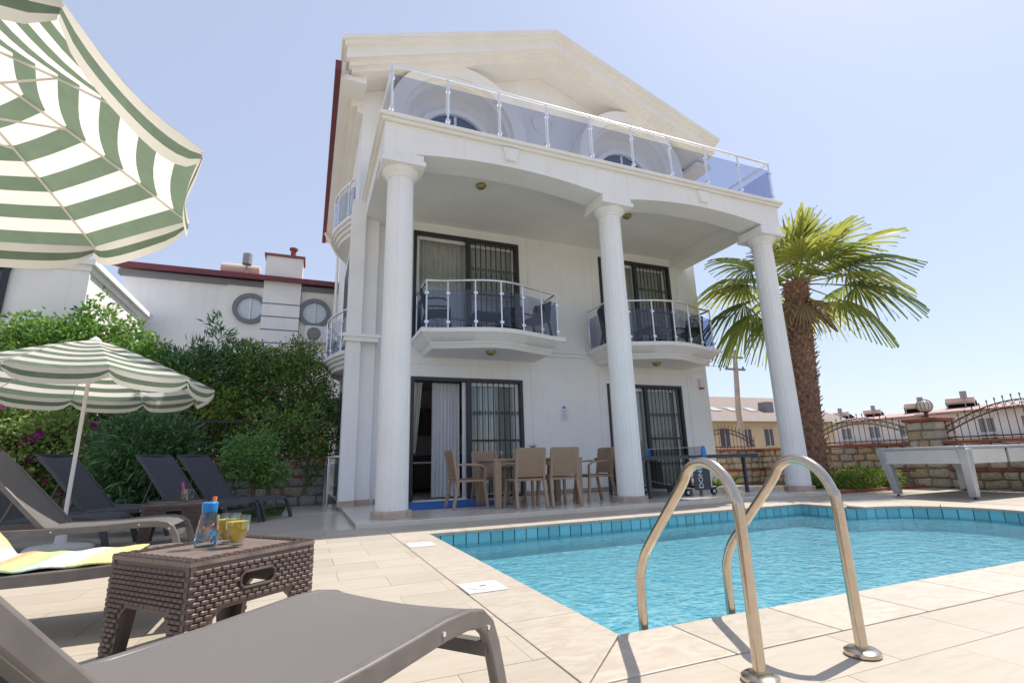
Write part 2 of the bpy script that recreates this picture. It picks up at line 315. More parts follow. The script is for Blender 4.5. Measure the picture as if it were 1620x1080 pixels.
def poly_holes(name, outer, holes, to3, thick_vec, mats, parent=None, kind=None):
    bm = bmesh.new(); edges = []
    for loop in [outer]+holes:
        vs = [bm.verts.new(to3(*p)) for p in loop]
        edges += [bm.edges.new((vs[i], vs[(i+1) % len(vs)])) for i in range(len(vs))]
    bmesh.ops.triangle_fill(bm, use_beauty=True, use_dissolve=False, edges=edges)
    if thick_vec is not None:
        ret = bmesh.ops.extrude_face_region(bm, geom=list(bm.faces))
        bmesh.ops.translate(bm, vec=Vector(thick_vec), verts=[g_ for g_ in ret['geom'] if isinstance(g_, bmesh.types.BMVert)])
    bmesh.ops.recalc_face_normals(bm, faces=bm.faces)
    if thick_vec is None:
        for f in bm.faces:
            if f.normal.z < 0: f.normal_flip()
    me = bpy.data.meshes.new(name); bm.to_mesh(me); bm.free()
    for m_ in (mats if isinstance(mats, (list, tuple)) else [mats]): me.materials.append(m_)
    o = bpy.data.objects.new(name, me); C.objects.link(o); o.parent = parent
    if kind: o['kind'] = kind
    return o
def leaves(name, P, D, length, width, mats, weights, parent, droop=.15, jitter=.5, kind=None):
    n = len(P); P = np.asarray(P, float); D = np.asarray(D, float) + rng.normal(0, jitter, (n, 3)); D /= np.linalg.norm(D, axis=1)[:, None]+1e-9
    Sx = np.cross(D, rng.normal(0, 1, (n, 3))); Sx /= np.linalg.norm(Sx, axis=1)[:, None]+1e-9
    L = length*rng.uniform(.65, 1.25, n)[:, None]; Wd = width*rng.uniform(.75, 1.2, n)[:, None]
    dz = np.zeros((n, 3)); dz[:, 2] = -1
    mid = P+D*L*.45; tip = P+D*L+dz*L*droop
    V = np.stack([P, mid+Sx*Wd*.5, tip, mid-Sx*Wd*.5], 1).reshape(-1, 3)
    me = bpy.data.meshes.new(name); me.vertices.add(4*n); me.vertices.foreach_set('co', V.ravel())
    me.loops.add(4*n); me.loops.foreach_set('vertex_index', np.arange(4*n, dtype=np.int32))
    me.polygons.add(n); me.polygons.foreach_set('loop_start', np.arange(0, 4*n, 4, dtype=np.int32))
    for m_ in mats: me.materials.append(m_)
    me.polygons.foreach_set('material_index', rng.choice(len(mats), n, p=np.array(weights)/sum(weights)).astype(np.int32))
    me.update(calc_edges=True); me.validate()
    o = bpy.data.objects.new(name, me); C.objects.link(o); o.parent = parent
    if kind: o['kind'] = kind
    return o
def clumps(n, lobes, per, shell=.55, spread=.16):
    """lobes: list of (centre, radii). leaf positions gathered on twig clumps spread through the lobes' volume, with outward direction"""
    P = []; D = []
    tot = sum(l[1][0]*l[1][1]*l[1][2] for l in lobes)**1.0
    for c, rad in lobes:
        k = max(3, int(n*rad[0]*rad[1]*rad[2]/tot/per)); c = np.array(c); rad = np.array(rad)
        d = rng.normal(0, 1, (k, 3)); d /= np.linalg.norm(d, axis=1)[:, None]
        rr = rng.uniform(shell**2, 1.05, k)**.5
        tw = c+d*rr[:, None]*rad
        for t, dd in zip(tw, d):
            q = t+rng.normal(0, spread, (per, 3))*rad.mean()**.5
            P.append(q); D.append(np.tile(dd*.8+np.array([0, 0, .35]), (per, 1)))
    return np.concatenate(P), np.concatenate(D)

# ================================================================== SETTING
POOL = [(1.30, 2.05), (7.10, 2.05), (7.10, 2.93)] + [(7.15+1.0*math.cos(a), 3.93+1.0*math.sin(a)) for a in np.linspace(-PI/2+.12, PI/2-.12, 19)] + [(7.10, 4.93), (7.10, 5.78), (1.30, 5.78)]
def offset(poly, d):
    n = len(poly); out = []
    for i in range(n):
        a, b, c = Vector(poly[i-1]), Vector(poly[i]), Vector(poly[(i+1) % n])
        n1 = Vector(((b-a).y, -(b-a).x)).normalized(); n2 = Vector(((c-b).y, -(c-b).x)).normalized()
        k = (n1+n2); k = k/max(.35, (1+n1.dot(n2))); out.append(tuple(b+k*d))
    return out
OUT = [(.93, 1.68), (7.47, 1.68), (7.47, 2.62)] + [(7.15+1.37*math.cos(a), 3.93+1.37*math.sin(a)) for a in np.linspace(-PI/2+.32, PI/2-.32, 19)] + [(7.47, 5.24), (7.47, 6.15), (.93, 6.15)]
big = [(-400, -400), (400, -400), (400, 400), (-400, 400)]
gr = poly_holes('ground', big, [POOL], lambda x, y: (x, y, -.06), None, earth, kind='structure')
# lawn behind the loungers
o = MB(); o.bx(-9, -.302, 9.3, 11.4, -.05, .0); lawn = o.obj('lawn', grass_ground, kind='structure')
gp = np.column_stack([rng.uniform(-3.2, -.32, 9000), rng.uniform(9.32, 11.35, 9000), np.full(9000, 0.)])
gs = leaves('grass', gp, np.tile([0, 0, 1.], (9000, 1)), .06, .007, [grass_ground, L_bed[0]], [3, 1], None, jitter=.4, kind='stuff'); tag(gs, 'short green lawn grass beside the villa', 'grass')
# deck: grout bed and tiles
DX0, DX1, DY0, DY1 = -9.0, 12.0, -6.0, 6.72
deck = poly_holes('deck', [(DX0, DY0), (DX1, DY0), (DX1, DY1), (DX0, DY1)], [OUT], lambda x, y: (x, y, -.012), None, grout, kind='structure')
tv = []
def jit_tile(w, d, h, name, m_):
    t = MB(); e = .0013; t.bx(-w/2+e, w/2-e, -d/2+e, d/2-e, -h, 0); return t.mesh(name, m_)
TW, TD = .61, .305
tmesh = jit_tile(TW, TD, .014, 'tile', deckm)
from mathutils.geometry import intersect_point_line
def inpoly(x, y, poly):
    c = False; n = len(poly)
    for i in range(n):
        x1, y1 = poly[i]; x2, y2 = poly[i-1]
        if (y1 > y) != (y2 > y) and x < (x2-x1)*(y-y1)/(y2-y1)+x1: c = not c
    return c
cells = []
row = 0
y = 1.68-TD*25
while y+TD/2 < DY1+.1:
    x = -9.0 + (.305 if row % 2 else 0) + .11
    while x < DX1-.3:
        cx, cy = x+TW/2, y+TD/2
        x0, x1, y0, y1 = x, x+TW, y, min(y+TD, DY1)
        pieces = [(x0, x1, y0, y1)]
        # clip against coping rectangle and roman end
        def clip(p, rx0, rx1, ry0, ry1):
            a0, a1, b0, b1 = p
            if a1 <= rx0 or a0 >= rx1 or b1 <= ry0 or b0 >= ry1: return [p]
            out = []
            if a0 < rx0: out.append((a0, rx0, b0, b1))
            if a1 > rx1: out.append((rx1, a1, b0, b1))
            m0, m1 = max(a0, rx0), min(a1, rx1)
            if b0 < ry0: out.append((m0, m1, b0, ry0))
            if b1 > ry1: out.append((m0, m1, ry1, b1))
            return out
        pieces = clip(pieces[0], .93, 7.47, 1.68, 6.15)
        nxt = []
        for p_ in pieces: nxt += clip(p_, 7.40, 8.90, 2.0, 5.9)
        for p_ in nxt:
            if p_[1]-p_[0] > .04 and p_[3]-p_[2] > .04: cells.append(p_)
        x += TW
    y += TD; row += 1
def view_size(p_):
    v = Vector(((p_[0]+p_[1])/2, (p_[2]+p_[3])/2, -CAMH)); zf = v.dot(fw)
    if zf < .3: return 0
    px, py = 810+F_PX*v.dot(rt)/zf, 540-F_PX*v.dot(up)/zf
    if not (-60 < px < 1680 and py < 1150): return 0
    return (p_[1]-p_[0])*(p_[3]-p_[2])/zf**3
cells.sort(key=view_size, reverse=True)
rest = MB()
for i, p_ in enumerate(cells):
    if i < 290:
        t = bpy.data.objects.new('tile', tmesh); C.objects.link(t); t.parent = deck
        t.location = ((p_[0]+p_[1])/2, (p_[2]+p_[3])/2, random.uniform(-.0004, .0004)); t.scale = ((p_[1]-p_[0])/TW, (p_[3]-p_[2])/TD, 1)
    else: rest.bx(p_[0]+.0025, p_[1]-.0025, p_[2]+.0025, p_[3]-.0025, -.014, 0)
rest.obj('tile_field', deckm, deck, kind='stuff')
poly_holes('corner_paving', [(7.40, 2.0), (8.90, 2.0), (8.90, 5.9), (7.47, 5.9), (7.47, 5.24)]+OUT[3:-3][::-1]+[(7.47, 2.62), (7.47, 2.0)], [], lambda x, y: (x, y, -.003), (0, 0, -.008), deckm, deck)
# pool shell
pool = part('pool', None); pool['kind'] = 'structure'
PD = -.31
b = MB(); n = len(POOL)
b.add([(x, y, PD) for x, y in POOL], [tuple(range(n))]); b.obj('pool_floor', poolfloor, pool)
b = MB()
for i in range(n):
    (xa, ya), (xb, yb) = POOL[i], POOL[(i+1) % n]
    b.add([(xa, ya, PD), (xb, yb, PD), (xb, yb, -.16), (xa, ya, -.16)], [(0, 1, 2, 3)])
b.obj('pool_wall', poolwall, pool)
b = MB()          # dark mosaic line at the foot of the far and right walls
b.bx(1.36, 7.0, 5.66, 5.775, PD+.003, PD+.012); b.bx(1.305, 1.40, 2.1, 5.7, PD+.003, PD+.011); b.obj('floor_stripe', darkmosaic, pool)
b = MB(); IN2 = offset(POOL, .012)
for i in range(n):
    (xa, ya), (xb, yb) = IN2[i], IN2[(i+1) % n]
    b.add([(xa, ya, -.165), (xb, yb, -.165), (xb, yb, -.018), (xa, ya, -.018)], [(0, 1, 2, 3)])
b.obj('rim_grout', rimgrout, pool)
tb = MB(); tb.bx(-.5, .5, 0, .01, -.5, .5); rim = tb.mesh('rim_tile', rimtile)
tl = .148; acc = 0
for i in range(n):
    a, c_ = Vector(POOL[i]), Vector(POOL[(i+1) % n]); L = (c_-a).length
    if i in (0, ) : continue          # near wall is never seen from the deck side but is tiled too below
    k = max(1, round(L/tl)); d = (c_-a)/k
    for j in range(k):
        mid = a+d*(j+.5); o = bpy.data.objects.new('rim_tile', rim); C.objects.link(o); o.parent = pool
        o.location = (mid.x, mid.y, -.090); o.rotation_euler = (0, 0, math.atan2(d.y, d.x)); o.scale = (d.length-.012, 1, .136)
b = MB(); b.bx(1.30, 7.1, 2.05, 2.06, -.16, -.02); b.obj('near_rim_band', rimtile, pool)
wb = MB(); wb.add([(x, y, -.135) for x, y in POOL], [tuple(range(n))]); wo_ = wb.obj('pool_water', waterm, kind='structure')
if wo_.data.polygons[0].normal.z < 0: wo_.data.flip_normals()
# coping stones
def cope_poly(pts, nm='coping_stone'):
    b = MB(); n_ = len(pts); b.add([(x, y, -.03) for x, y in pts]+[(x, y, .004) for x, y in pts], [tuple(range(n_-1, -1, -1)), tuple(range(n_, 2*n_))]+[(i, (i+1) % n_, n_+(i+1) % n_, n_+i) for i in range(n_)])
    o = b.obj(nm, copem, pool, bevel=.004); return o
g_ = .003; ov = .02
def seg(a, b_, k, f):
    for j in range(k): f(a+(b_-a)*j/k, a+(b_-a)*(j+1)/k)
cope_poly([(.93+g_, 1.68+g_), (1.30+ov-g_, 2.05+ov), (1.30+ov-g_, 2.05+ov+.001), (.93+g_, 2.35)] if False else [(.93+g_, 1.68+2*g_), (1.30+ov, 2.05+ov+2*g_), (1.30+ov, 2.45-g_), (.93+g_, 2.45-g_)])
seg(2.45, 5.76-.36, 5, lambda a, b_: cope_poly([(.93+g_, a+g_), (1.30+ov, a+g_), (1.30+ov, b_-g_), (.93+g_, b_-g_)]))
cope_poly([(.93+g_, 5.40+g_), (1.30+ov, 5.40+g_), (1.30+ov, 5.78-ov-g_), (.93+g_, 6.15-2*g_)])
cope_poly([(.93+2*g_, 1.68+g_), (1.60-g_, 1.68+g_), (1.60-g_, 2.05+ov), (1.30+ov+2*g_, 2.05+ov)])
seg(1.60, 7.0, 9, lambda a, b_: cope_poly([(a+g_, 1.68+g_), (b_-g_, 1.68+g_), (b_-g_, 2.05+ov), (a+g_, 2.05+ov)]))
cope_poly([(.93+2*g_, 6.15-g_), (1.30+ov+2*g_, 5.78-ov), (1.75-g_, 5.78-ov), (1.75-g_, 6.15-g_)])
seg(1.75, 7.0, 9, lambda a, b_: cope_poly([(a+g_, 5.78-ov), (b_-g_, 5.78-ov), (b_-g_, 6.15-g_), (a+g_, 6.15-g_)]))
for ya, yb, s_ in ((5.78, 6.15, 1), (1.68, 2.05, -1)):
    cope_poly([(7.0+g_, ya-(ov if s_ > 0 else 0)), (7.47, ya-(ov if s_ > 0 else 0)), (7.47, yb+(ov if s_ < 0 else 0)), (7.0+g_, yb+(ov if s_ < 0 else 0))])
cope_poly([(7.10-ov, 5.05+g_), (7.47, 5.30), (7.47, 5.76-g_), (7.10-ov, 5.76-g_)]); cope_poly([(7.10-ov, 2.07+g_), (7.47, 2.07+g_), (7.47, 2.56), (7.10-ov, 2.81-g_)])
A = np.linspace(-PI/2+.10, PI/2-.10, 10)
for a0, a1 in zip(A[:-1], A[1:]):
    q = np.linspace(a0+.003, a1-.003, 4)
    cope_poly([(7.15+(1.0-ov)*math.cos(a), 3.93+(1.0-ov)*math.sin(a)) for a in q]+[(7.15+1.37*math.cos(a), 3.93+1.37*math.sin(a)) for a in q[::-1]])
# raised patio under the portico
b = MB(); b.bx(.62, 9.6, 6.72, 9.70, -.05, .045); patio = b.obj('patio', grout, kind='structure')
b = MB(); b.bx(.62, 9.6, 6.70, 6.74, -.05, .060); b.obj('patio_edge', patiom, patio, bevel=.006)
pt = jit_tile(.6, .6, .016, 'patio_tile', patiom)
for i in range(15):
    for j in range(5):
        o = bpy.data.objects.new('patio_tile', pt); C.objects.link(o); o.parent = patio; o.location = (.92+i*.6, 7.04+j*.6, .061)
b = MB(); b.bx(-9, .618, 6.722, 9.3, -.05, -.002); b.obj('rear_deck', patiom, None, kind='structure')
b = MB(); b.bx(-.30, .67, 9.302, 11.4, -.05, .003); b.obj('side_path', patiom, None, kind='structure')

# ================================================================== VILLA
PZ = .06
YF = 9.85; HX0, HX1 = .69, 9.45; ZB = 17.0
V = thing('villa', 'white three-storey villa with fluted portico columns, curved balconies and gabled pediment', 'house', (5, YF, 0))
V.location = (0, 0, 0)
D1 = (1.85, 4.27); D2 = (6.42, 8.58); DT = 2.46+.0; UF = 3.2; UT = 5.63
poly_holes('front_wall', [(HX0, 0), (HX1, 0), (HX1, 8.95), (5.07, 10.75), (HX0, 8.95)], [[(D1[0], PZ+.003), (D1[1], PZ+.003), (D1[1], DT), (D1[0], DT)], [(D2[0], PZ+.003), (D2[1], PZ+.003), (D2[1], DT), (D2[0], DT)],
    [(D1[0], UF), (D1[1], UF), (D1[1], UT), (D1[0], UT)], [(D2[0], UF), (D2[1], UF), (D2[1], UT), (D2[0], UT)]], lambda x, z: (x, YF, z), (0, .25, 0), plaster, V)
b = MB(); b.bx(HX0, HX0+.25, YF+.25, ZB, 0, 8.6); b.bx(HX1-.25, HX1, YF+.25, ZB, 0, 8.6); b.bx(HX0, HX1, ZB, ZB+.25, 0, 8.6); b.obj('side_wall', plaster, V)
b = MB(); b.bx(HX0+.26, HX1-.26, YF+.26, ZB-.01, -.02, PZ-.01); b.bx(HX0+.26, HX1-.26, YF+.26, ZB-.01, 2.75, 3.15); b.bx(HX0+.26, HX1-.26, YF+.26, ZB-.01, 5.9, 6.05)
b.bx(HX0+.26, HX1-.26, 13.8, 14.0, PZ, 5.9); b.bx(5.2, 5.35, YF+.26, 13.8, PZ, 5.9); b.obj('interior_shell', room, V)
# door surround raised bands, string course, pilasters, skirting
for (x0, x1), z1, z0 in ((D1, DT, PZ), (D2, DT, PZ), (D1, UT, UF), (D2, UT, UF)):
    b = MB(); b.bx(x0-.22, x1+.22, YF-.018, YF+.002, z1+.26, z1+.275); b.bx(x0-.22, x0-.208, YF-.018, YF+.002, z0+.1, z1+.26); b.bx(x1+.208, x1+.22, YF-.018, YF+.002, z0+.1, z1+.26)
    b.obj('door_surround', plaster, V)
for x0, x1 in ((4.86, 5.88), (8.98, 9.55)):
    b = MB(); b.bx(x0, x1, YF-.05, YF+.01, 3.02, 3.10); b.bx(x0, x1, YF-.10, YF+.012, 3.10, 3.17); b.obj('string_course', plaster, V)
b = MB(); b.bx(HX0-.12, HX0+.14, 9.50, 9.85, PZ, 5.95); b.bx(HX0+.14, HX0+.42, 9.66, 9.85, PZ, 5.95); b.obj('corner_pilaster', plaster, V)
b = MB(); b.bx(HX0-.17, HX0+.46, 9.44, 9.86, 3.02, 3.10); b.bx(HX0-.20, HX0+.49, 9.41, 9.865, 3.10, 3.16); b.obj('pilaster_band', plaster, V)
b = MB(); b.bx(HX0-.135, HX0+.15, 9.485, 9.86, PZ, .16); b.bx(HX0+.15, HX0+.432, 9.648, 9.86, PZ, .16)
b.obj('skirting', plinthm, V)
for xa, xb in ((1.2, D1[0]-.03), (D1[1]+.03, D2[0]-.03), (D2[1]+.03, HX1)): b = MB(); b.bx(xa, xb, YF-.015, YF+.01, PZ, .15); b.obj('skirting', plinthm, V)
# columns
def column_mesh():
    prof = []
    for k in range(10):
        w_ = 2*PI/10; a0 = w_*k
        for q_ in (.07, w_/3, 2*w_/3, w_-.07): prof.append((a0+q_, 1.0))
        prof.append((a0+w_-.045, .955)); prof.append((a0+w_+.045, .955))
    b = MB(); lv = [(.06, .22), (.16, .22), (5.12, .20)]
    vs = []
    for z, r in lv[1:]:
        for a, q in prof: vs.append((r*q*math.cos(a), r*q*math.sin(a), z))
    k = len(prof); b.add(vs, [(j, (j+1) % k, k+(j+1) % k, k+j) for j in range(k)]+[tuple(range(k-1, -1, -1)), tuple(range(k, 2*k))])
    return b
cm = column_mesh().mesh('shaft', plaster)
pl = MB(); pl.lathe([(.275, .06), (.275, .145), (.265, .155), (.235, .158)], n=12); plm = pl.mesh('plinth', plinthm)
cp = MB(); cp.lathe([(.20, 5.08), (.222, 5.09), (.222, 5.12), (.25, 5.15), (.285, 5.20), (.285, 5.23)], n=24); cp.bx(-.33, .33, -.33, .33, 5.23, 5.30); cp.bx(-.30, .30, -.30, .30, 5.30, 5.42); cpm = cp.mesh('capital', plaster)
CX = (1.12, 4.97, 8.82); CY = 7.15
for x in CX:
    c = part('column', V); c.location = (x, CY, 0)
    for nm, me in (('shaft', cm), ('plinth', plm), ('capital', cpm)):
        o = bpy.data.objects.new(nm, me); C.objects.link(o); o.parent = c
# entablature with shallow arches
EX0, EX1, EY0 = .82, 9.12, 6.88
def arch_beam(x0, x1, zb, rise, zt, y0, y1):
    pts = [(x0, zt), (x0, zb)]
    for i in range(17):
        t = i/16; pts.append((x0+.33+(x1-x0-.66)*t, zb+rise*4*t*(1-t)))
    pts += [(x1, zb), (x1, zt)]
    b = MB(); n_ = len(pts)
    for i in range(1, n_-2):
        (xa, za), (xb, zb_) = pts[i], pts[i+1]
        if xb-xa > 1e-6: b.add([(xa, y0, za), (xb, y0, zb_), (xb, y0, zt), (xa, y0, zt), (xa, y1, za), (xb, y1, zb_), (xb, y1, zt), (xa, y1, zt)], [(0, 1, 2, 3), (5, 4, 7, 6), (4, 5, 1, 0), (3, 2, 6, 7)])
    b.add([(x0, y0, zb), (x0, y0, zt), (x0, y1, zt), (x0, y1, zb)], [(0, 1, 2, 3)]); b.add([(x1, y0, zb), (x1, y0, zt), (x1, y1, zt), (x1, y1, zb)], [(0, 1, 2, 3)])
    return b
arch_beam(EX0, CX[1], 5.42, .15, 5.88, EY0, EY0+.5).obj('arched_beam', plaster, V); arch_beam(CX[1]+.002, EX1, 5.42, .15, 5.88, EY0, EY0+.5).obj('arched_beam', plaster, V)
for x0 in (EX0, EX1-.5):
    b = MB(); b.bx(x0+.003, x0+.497, EY0+.5, YF, 5.62, 5.88); b.obj('side_beam', plaster, V)
b = MB(); b.bx(EX0-.01, EX1+.01, EY0-.01, YF, 5.88, 5.93); b.bx(EX0-.06, EX1+.06, EY0-.06, YF, 5.93, 5.985); b.bx(EX0-.10, EX1+.10, EY0-.10, YF-.002, 5.985, 6.05); b.obj('terrace_slab', cream, V, bevel=.012)
b = MB(); b.bx(EX0+.5, EX1-.5, EY0+.5, YF, 5.84, 5.879); b.obj('portico_ceiling', ceilm, V)
for xk in ((EX0+CX[1])/2, (CX[1]+EX1)/2):
    b = MB(); b.prism([(-.09, 5.66), (.09, 5.66), (.14, 5.90), (-.14, 5.90)], lambda x, z: (xk+x, EY0-.06, z), lambda x, z: (xk+x, EY0+.005, z)); b.obj('keystone', plaster, V, bevel=.008)
dome = MB(); dome.lathe([(.10, 0), (.10, -.02), (.085, -.055), (.05, -.08), (0.001, -.09)], n=18); dm = dome.mesh('ceiling_lamp', brass, True)
for x, y, z in ((2.75, 8.0, 5.84), (6.1, 8.1, 5.84), (3.25, 9.0, 2.87), (7.35, 9.15, 2.87)):
    o = bpy.data.objects.new('ceiling_lamp', dm); C.objects.link(o); o.parent = V; o.location = (x, y, z)
# railings
def rail_run(parent, path, zf, ztop, posts, glass, z0g, z1g, post_r=.018, rail_r=.026, clamp=True):
    """path: list of 2-D points; posts: indices of path points that carry a post; panes between successive posts"""
    b = MB(); b.tube([(x, y, ztop) for x, y in path], rail_r, 10); b.obj('handrail', alu, parent, True)
    for i in posts:
        x, y = path[i]; b = MB(); b.tube([(x, y, zf), (x, y, ztop-.01)], post_r, 8)
        if clamp:
            for z in (z0g+.07, z1g-.07): b.box((x, y, z), (.075, .05, .045))
        b.obj('post', alu, parent, True)
    for i0, i1 in zip(posts[:-1], posts[1:]):
        pts = path[i0:i1+1]; b = MB()
        a, c_ = Vector(pts[0]), Vector(pts[-1]); t = (c_-a).normalized()*.03
        pts = [tuple(a+t)]+pts[1:-1]+[tuple(c_-t)]
        for q0, q1 in zip(pts[:-1], pts[1:]):
            d = Vector((q1[1]-q0[1], q0[0]-q1[0])).normalized()*.004
            b.add([(q0[0]-d.x, q0[1]-d.y, z0g), (q1[0]-d.x, q1[1]-d.y, z0g), (q1[0]-d.x, q1[1]-d.y, z1g), (q0[0]-d.x, q0[1]-d.y, z1g)], [(0, 1, 2, 3)])
        b.obj('glass_pane', glass, parent)
TR = part('terrace_railing', V)
tp = [(.90, YF-.02), (.90, 8.4), (.90, 6.86)]+[(.90+i*(9.04-.90)/9, 6.86) for i in range(1, 10)]+[(9.04, 8.4), (9.04, YF-.02)]
rail_run(TR, tp, 6.05, 6.97, list(range(len(tp))), tintglass, 6.09, 6.80)
# bowed balconies
def balcony_path(x0, x1, y, bow, n_=28, ywall=YF, shoulder=.1):
    P = [(x0, ywall), (x0, y)]
    for i in range(1, n_):
        t = i/n_; P.append((x0+(x1-x0)*t, y-bow*(.5-.5*math.cos(2*PI*t))**.9))
    return P+[(x1, y), (x1, ywall)]
def inset(path, d, ywall):
    q = offset(path[::-1], d) if False else None
    xs = [p[0] for p in path]; xm = (min(xs)+max(xs))/2; hw = (max(xs)-min(xs))/2
    return [(xm+(p[0]-xm)*(hw-d)/hw, p[1] if abs(p[1]-ywall) < 1e-6 else p[1]+d) for p in path]
def make_balcony(x0, x1, y, bow, posts):
    Bq = part('balcony', V); path = balcony_path(x0, x1, y, bow)
    b = MB()
    for d0, d1, z0, z1 in ((0, 0, 3.115, 3.20), (.05, .025, 3.09, 3.115), (.17, .05, 2.98, 3.09), (.19, .19, 2.955, 2.98), (.27, .21, 2.87, 2.955)):
        P0, P1 = inset(path, d0, YF), inset(path, d1, YF); k_ = len(P0)
        b.add([(x, y_, z0) for x, y_ in P0]+[(x, y_, z1) for x, y_ in P1], [tuple(range(k_-1, -1, -1)), tuple(range(k_, 2*k_))]+[(i, (i+1) % k_, k_+(i+1) % k_, k_+i) for i in range(k_)])
    b.obj('slab', plaster, Bq, True)
    rp = inset(path, .12, YF)
    rail_run(Bq, rp, 3.2, 4.17, posts, tintglass, 3.27, 3.98, rail_r=.024)
    return Bq
pi_ = [0, 1, 5, 10, 15, 20, 25, 29, 30]
make_balcony(1.82, 4.82, 8.78, .36, pi_); make_balcony(5.92, 8.98, 8.78, .36, pi_)
# left-side balconies (bow towards -X)
for zf in (2.95, 6.1):
    Bq = part('side_balcony', V)
    path = [(HX0, 10.9)]+[(HX0-.10-.34*math.sin(PI*i/14), 10.9+2.6*i/14) for i in range(15)]+[(HX0, 13.5)]
    b = MB()
    for d, z0, z1 in ((0, zf+.12, zf+.20), (.05, zf+.05, zf+.12), (.11, zf-.03, zf+.05), (.17, zf-.12, zf-.03)):
        q = [(min(HX0, x+d), 12.2+(y_-12.2)*(1.3-d)/1.3) for x, y_ in path]; b.prism(q, lambda x, y_: (x, y_, z0), lambda x, y_: (x, y_, z1))
    b.obj('slab', plaster, Bq, True)
    rp = [(x+.05, 12.2+(y_-12.2)*.96) for x, y_ in path]
    rail_run(Bq, rp, zf+.2, zf+1.12, [0, 2, 5, 8, 11, 14, 16], tintglass, zf+.26, zf+.95)
b = MB(); b.bx(HX0-.02, HX0+.05, 11.2, 13.2, .1, 2.4); b.bx(HX0-.02, HX0+.05, 11.2, 13.2, 3.2, 5.6); b.obj('side_shutter', iron, V)
SR = part('side_railing', V); rail_run(SR, [(.40, 11.3), (.40, 9.95), (.62, 9.75)], 0, .46*2, [0, 1, 2], tintglass, .1, .8, clamp=False)
# sliding doors with grilles
def sliding_door(x0, x1, z0, z1, opened):
    d = part('sliding_door', V); xm = (x0+x1)/2; y = YF+.10
    b = MB(); e = .07
    b.bx(x0, x1, YF-.03, YF+.06, z1-e, z1); b.bx(x0, x0+e, YF-.03, YF+.06, z0, z1-e); b.bx(x1-e, x1, YF-.03, YF+.06, z0, z1-e); b.bx(xm-.05, xm+.05, YF-.025, YF+.055, z0, z1-e); b.bx(xm+.05, x1-e, YF-.02, YF+.05, z0, z0+.06)
    b.obj('iron_frame', iron, d, bevel=.004)
    # right half: grille
    gx0, gx1 = xm+.05, x1-e
    for i in range(1, 9):
        x = gx0+(gx1-gx0)*i/9; bb = MB(); bb.tube([(x, YF-.005, z0+.05), (x, YF-.005, z1-e)], .0115, 6); bb.obj('grille_bar', iron, d)
    bb = MB(); zz = z0+(z1-z0)*.47; bb.bx(gx0, gx1, YF-.02, YF+.012, zz-.018, zz+.018); bb.obj('grille_crossbar', iron, d)
    for zc in (z0+(z1-z0)*.70, z0+(z1-z0)*.22):
        bb = MB()
        for i in range(9):
            xc = gx0+(gx1-gx0)*(i+.5)/9
            for s_ in (-1, 1):
                bb.tube([(xc+s_*(.008+.03*math.cos(a)*(1-a/9)), YF-.012, zc+s_*.0+.05*math.sin(a)*(1-a/9)) for a in np.linspace(0, 5.5, 12)], .0055, 5)
        bb.obj('scroll_work', iron, d)
    # upvc leaves
    def leaf(a0, a1, yy, nm):
        q = MB(); w = .075
        q.bx(a0, a1, yy, yy+.05, z1-e-w, z1-e-.002); q.bx(a0, a1, yy, yy+.05, z0+.01, z0+w); q.bx(a0, a0+w, yy, yy+.05, z0+w, z1-e-w); q.bx(a1-w, a1, yy, yy+.05, z0+w, z1-e-w)
        q.obj(nm, upvc, d, bevel=.006)
        q = MB(); q.bx(a0+w, a1-w, yy+.02, yy+.028, z0+w, z1-e-w); q.obj('glass_pane', paneglass, d)
    if opened: leaf(xm-.12, x1-e, YF+.075, 'door_leaf'); leaf(xm-.02, x1-e-.01, YF+.14, 'door_leaf')
    else: leaf(x0+e, xm+.03, YF+.075, 'door_leaf'); leaf(xm-.03, x1-e, YF+.14, 'door_leaf')
    q = MB(); q.bx(x0+e, x1-e, YF+.06, YF+.22, z0+.0, z0+.012); q.obj('threshold', upvc, d)
sliding_door(*D1, PZ, DT, True); sliding_door(*D2, PZ, DT, False); sliding_door(*D1, UF, UT, False); sliding_door(*D2, UF, UT, False)
def curtain(x0, x1, y, z0, z1, m_, label, folds=9, amp=.035, top=None):
    b = MB(); nx = folds*8
    def fn(u, v):
        x = x0+(x1-x0)*u
        if top: x = top[0]+(top[1]-top[0])*u + ((x0+(x1-x0)*u)-(top[0]+(top[1]-top[0])*u))*(1-v)
        return (x, y+amp*math.sin(2*PI*folds*u+.6*math.sin(9*u))*(1.1-.3*v), z0+(z1-z0)*v)
    b.grid(fn, nx, 6); return tag(b.obj('curtain', m_, None, True), label, 'curtain')
curtain(2.34, 2.93, YF+.25, PZ+.05, DT-.08, curtain_grey, 'grey striped curtain gathered in the open ground-floor doorway', 8)
curtain(1.93, 2.02, YF+.25, PZ+.9, DT-.08, curtain_white, 'pale curtain tied back at the edge of the open doorway', 3, top=(1.93, 2.14))
curtain(3.36, 4.2, YF+.25, PZ+.05, DT-.08, curtain_white, 'sheer curtain behind the ground-floor grille beside the dining table', 10)
curtain(6.5, 8.5, YF+.25, PZ+.05, DT-.08, curtain_white, 'sheer curtain behind the door by the table tennis table', 20)
curtain(1.93, 4.2, YF+.25, UF+.03, UT-.08, curtain_white, 'patterned sheer curtain behind the upper door over the dining table', 22)
curtain(6.5, 8.5, YF+.25, UF+.03, UT-.08, curtain_white, 'sheer curtain behind the upper door over the table tennis table', 20)
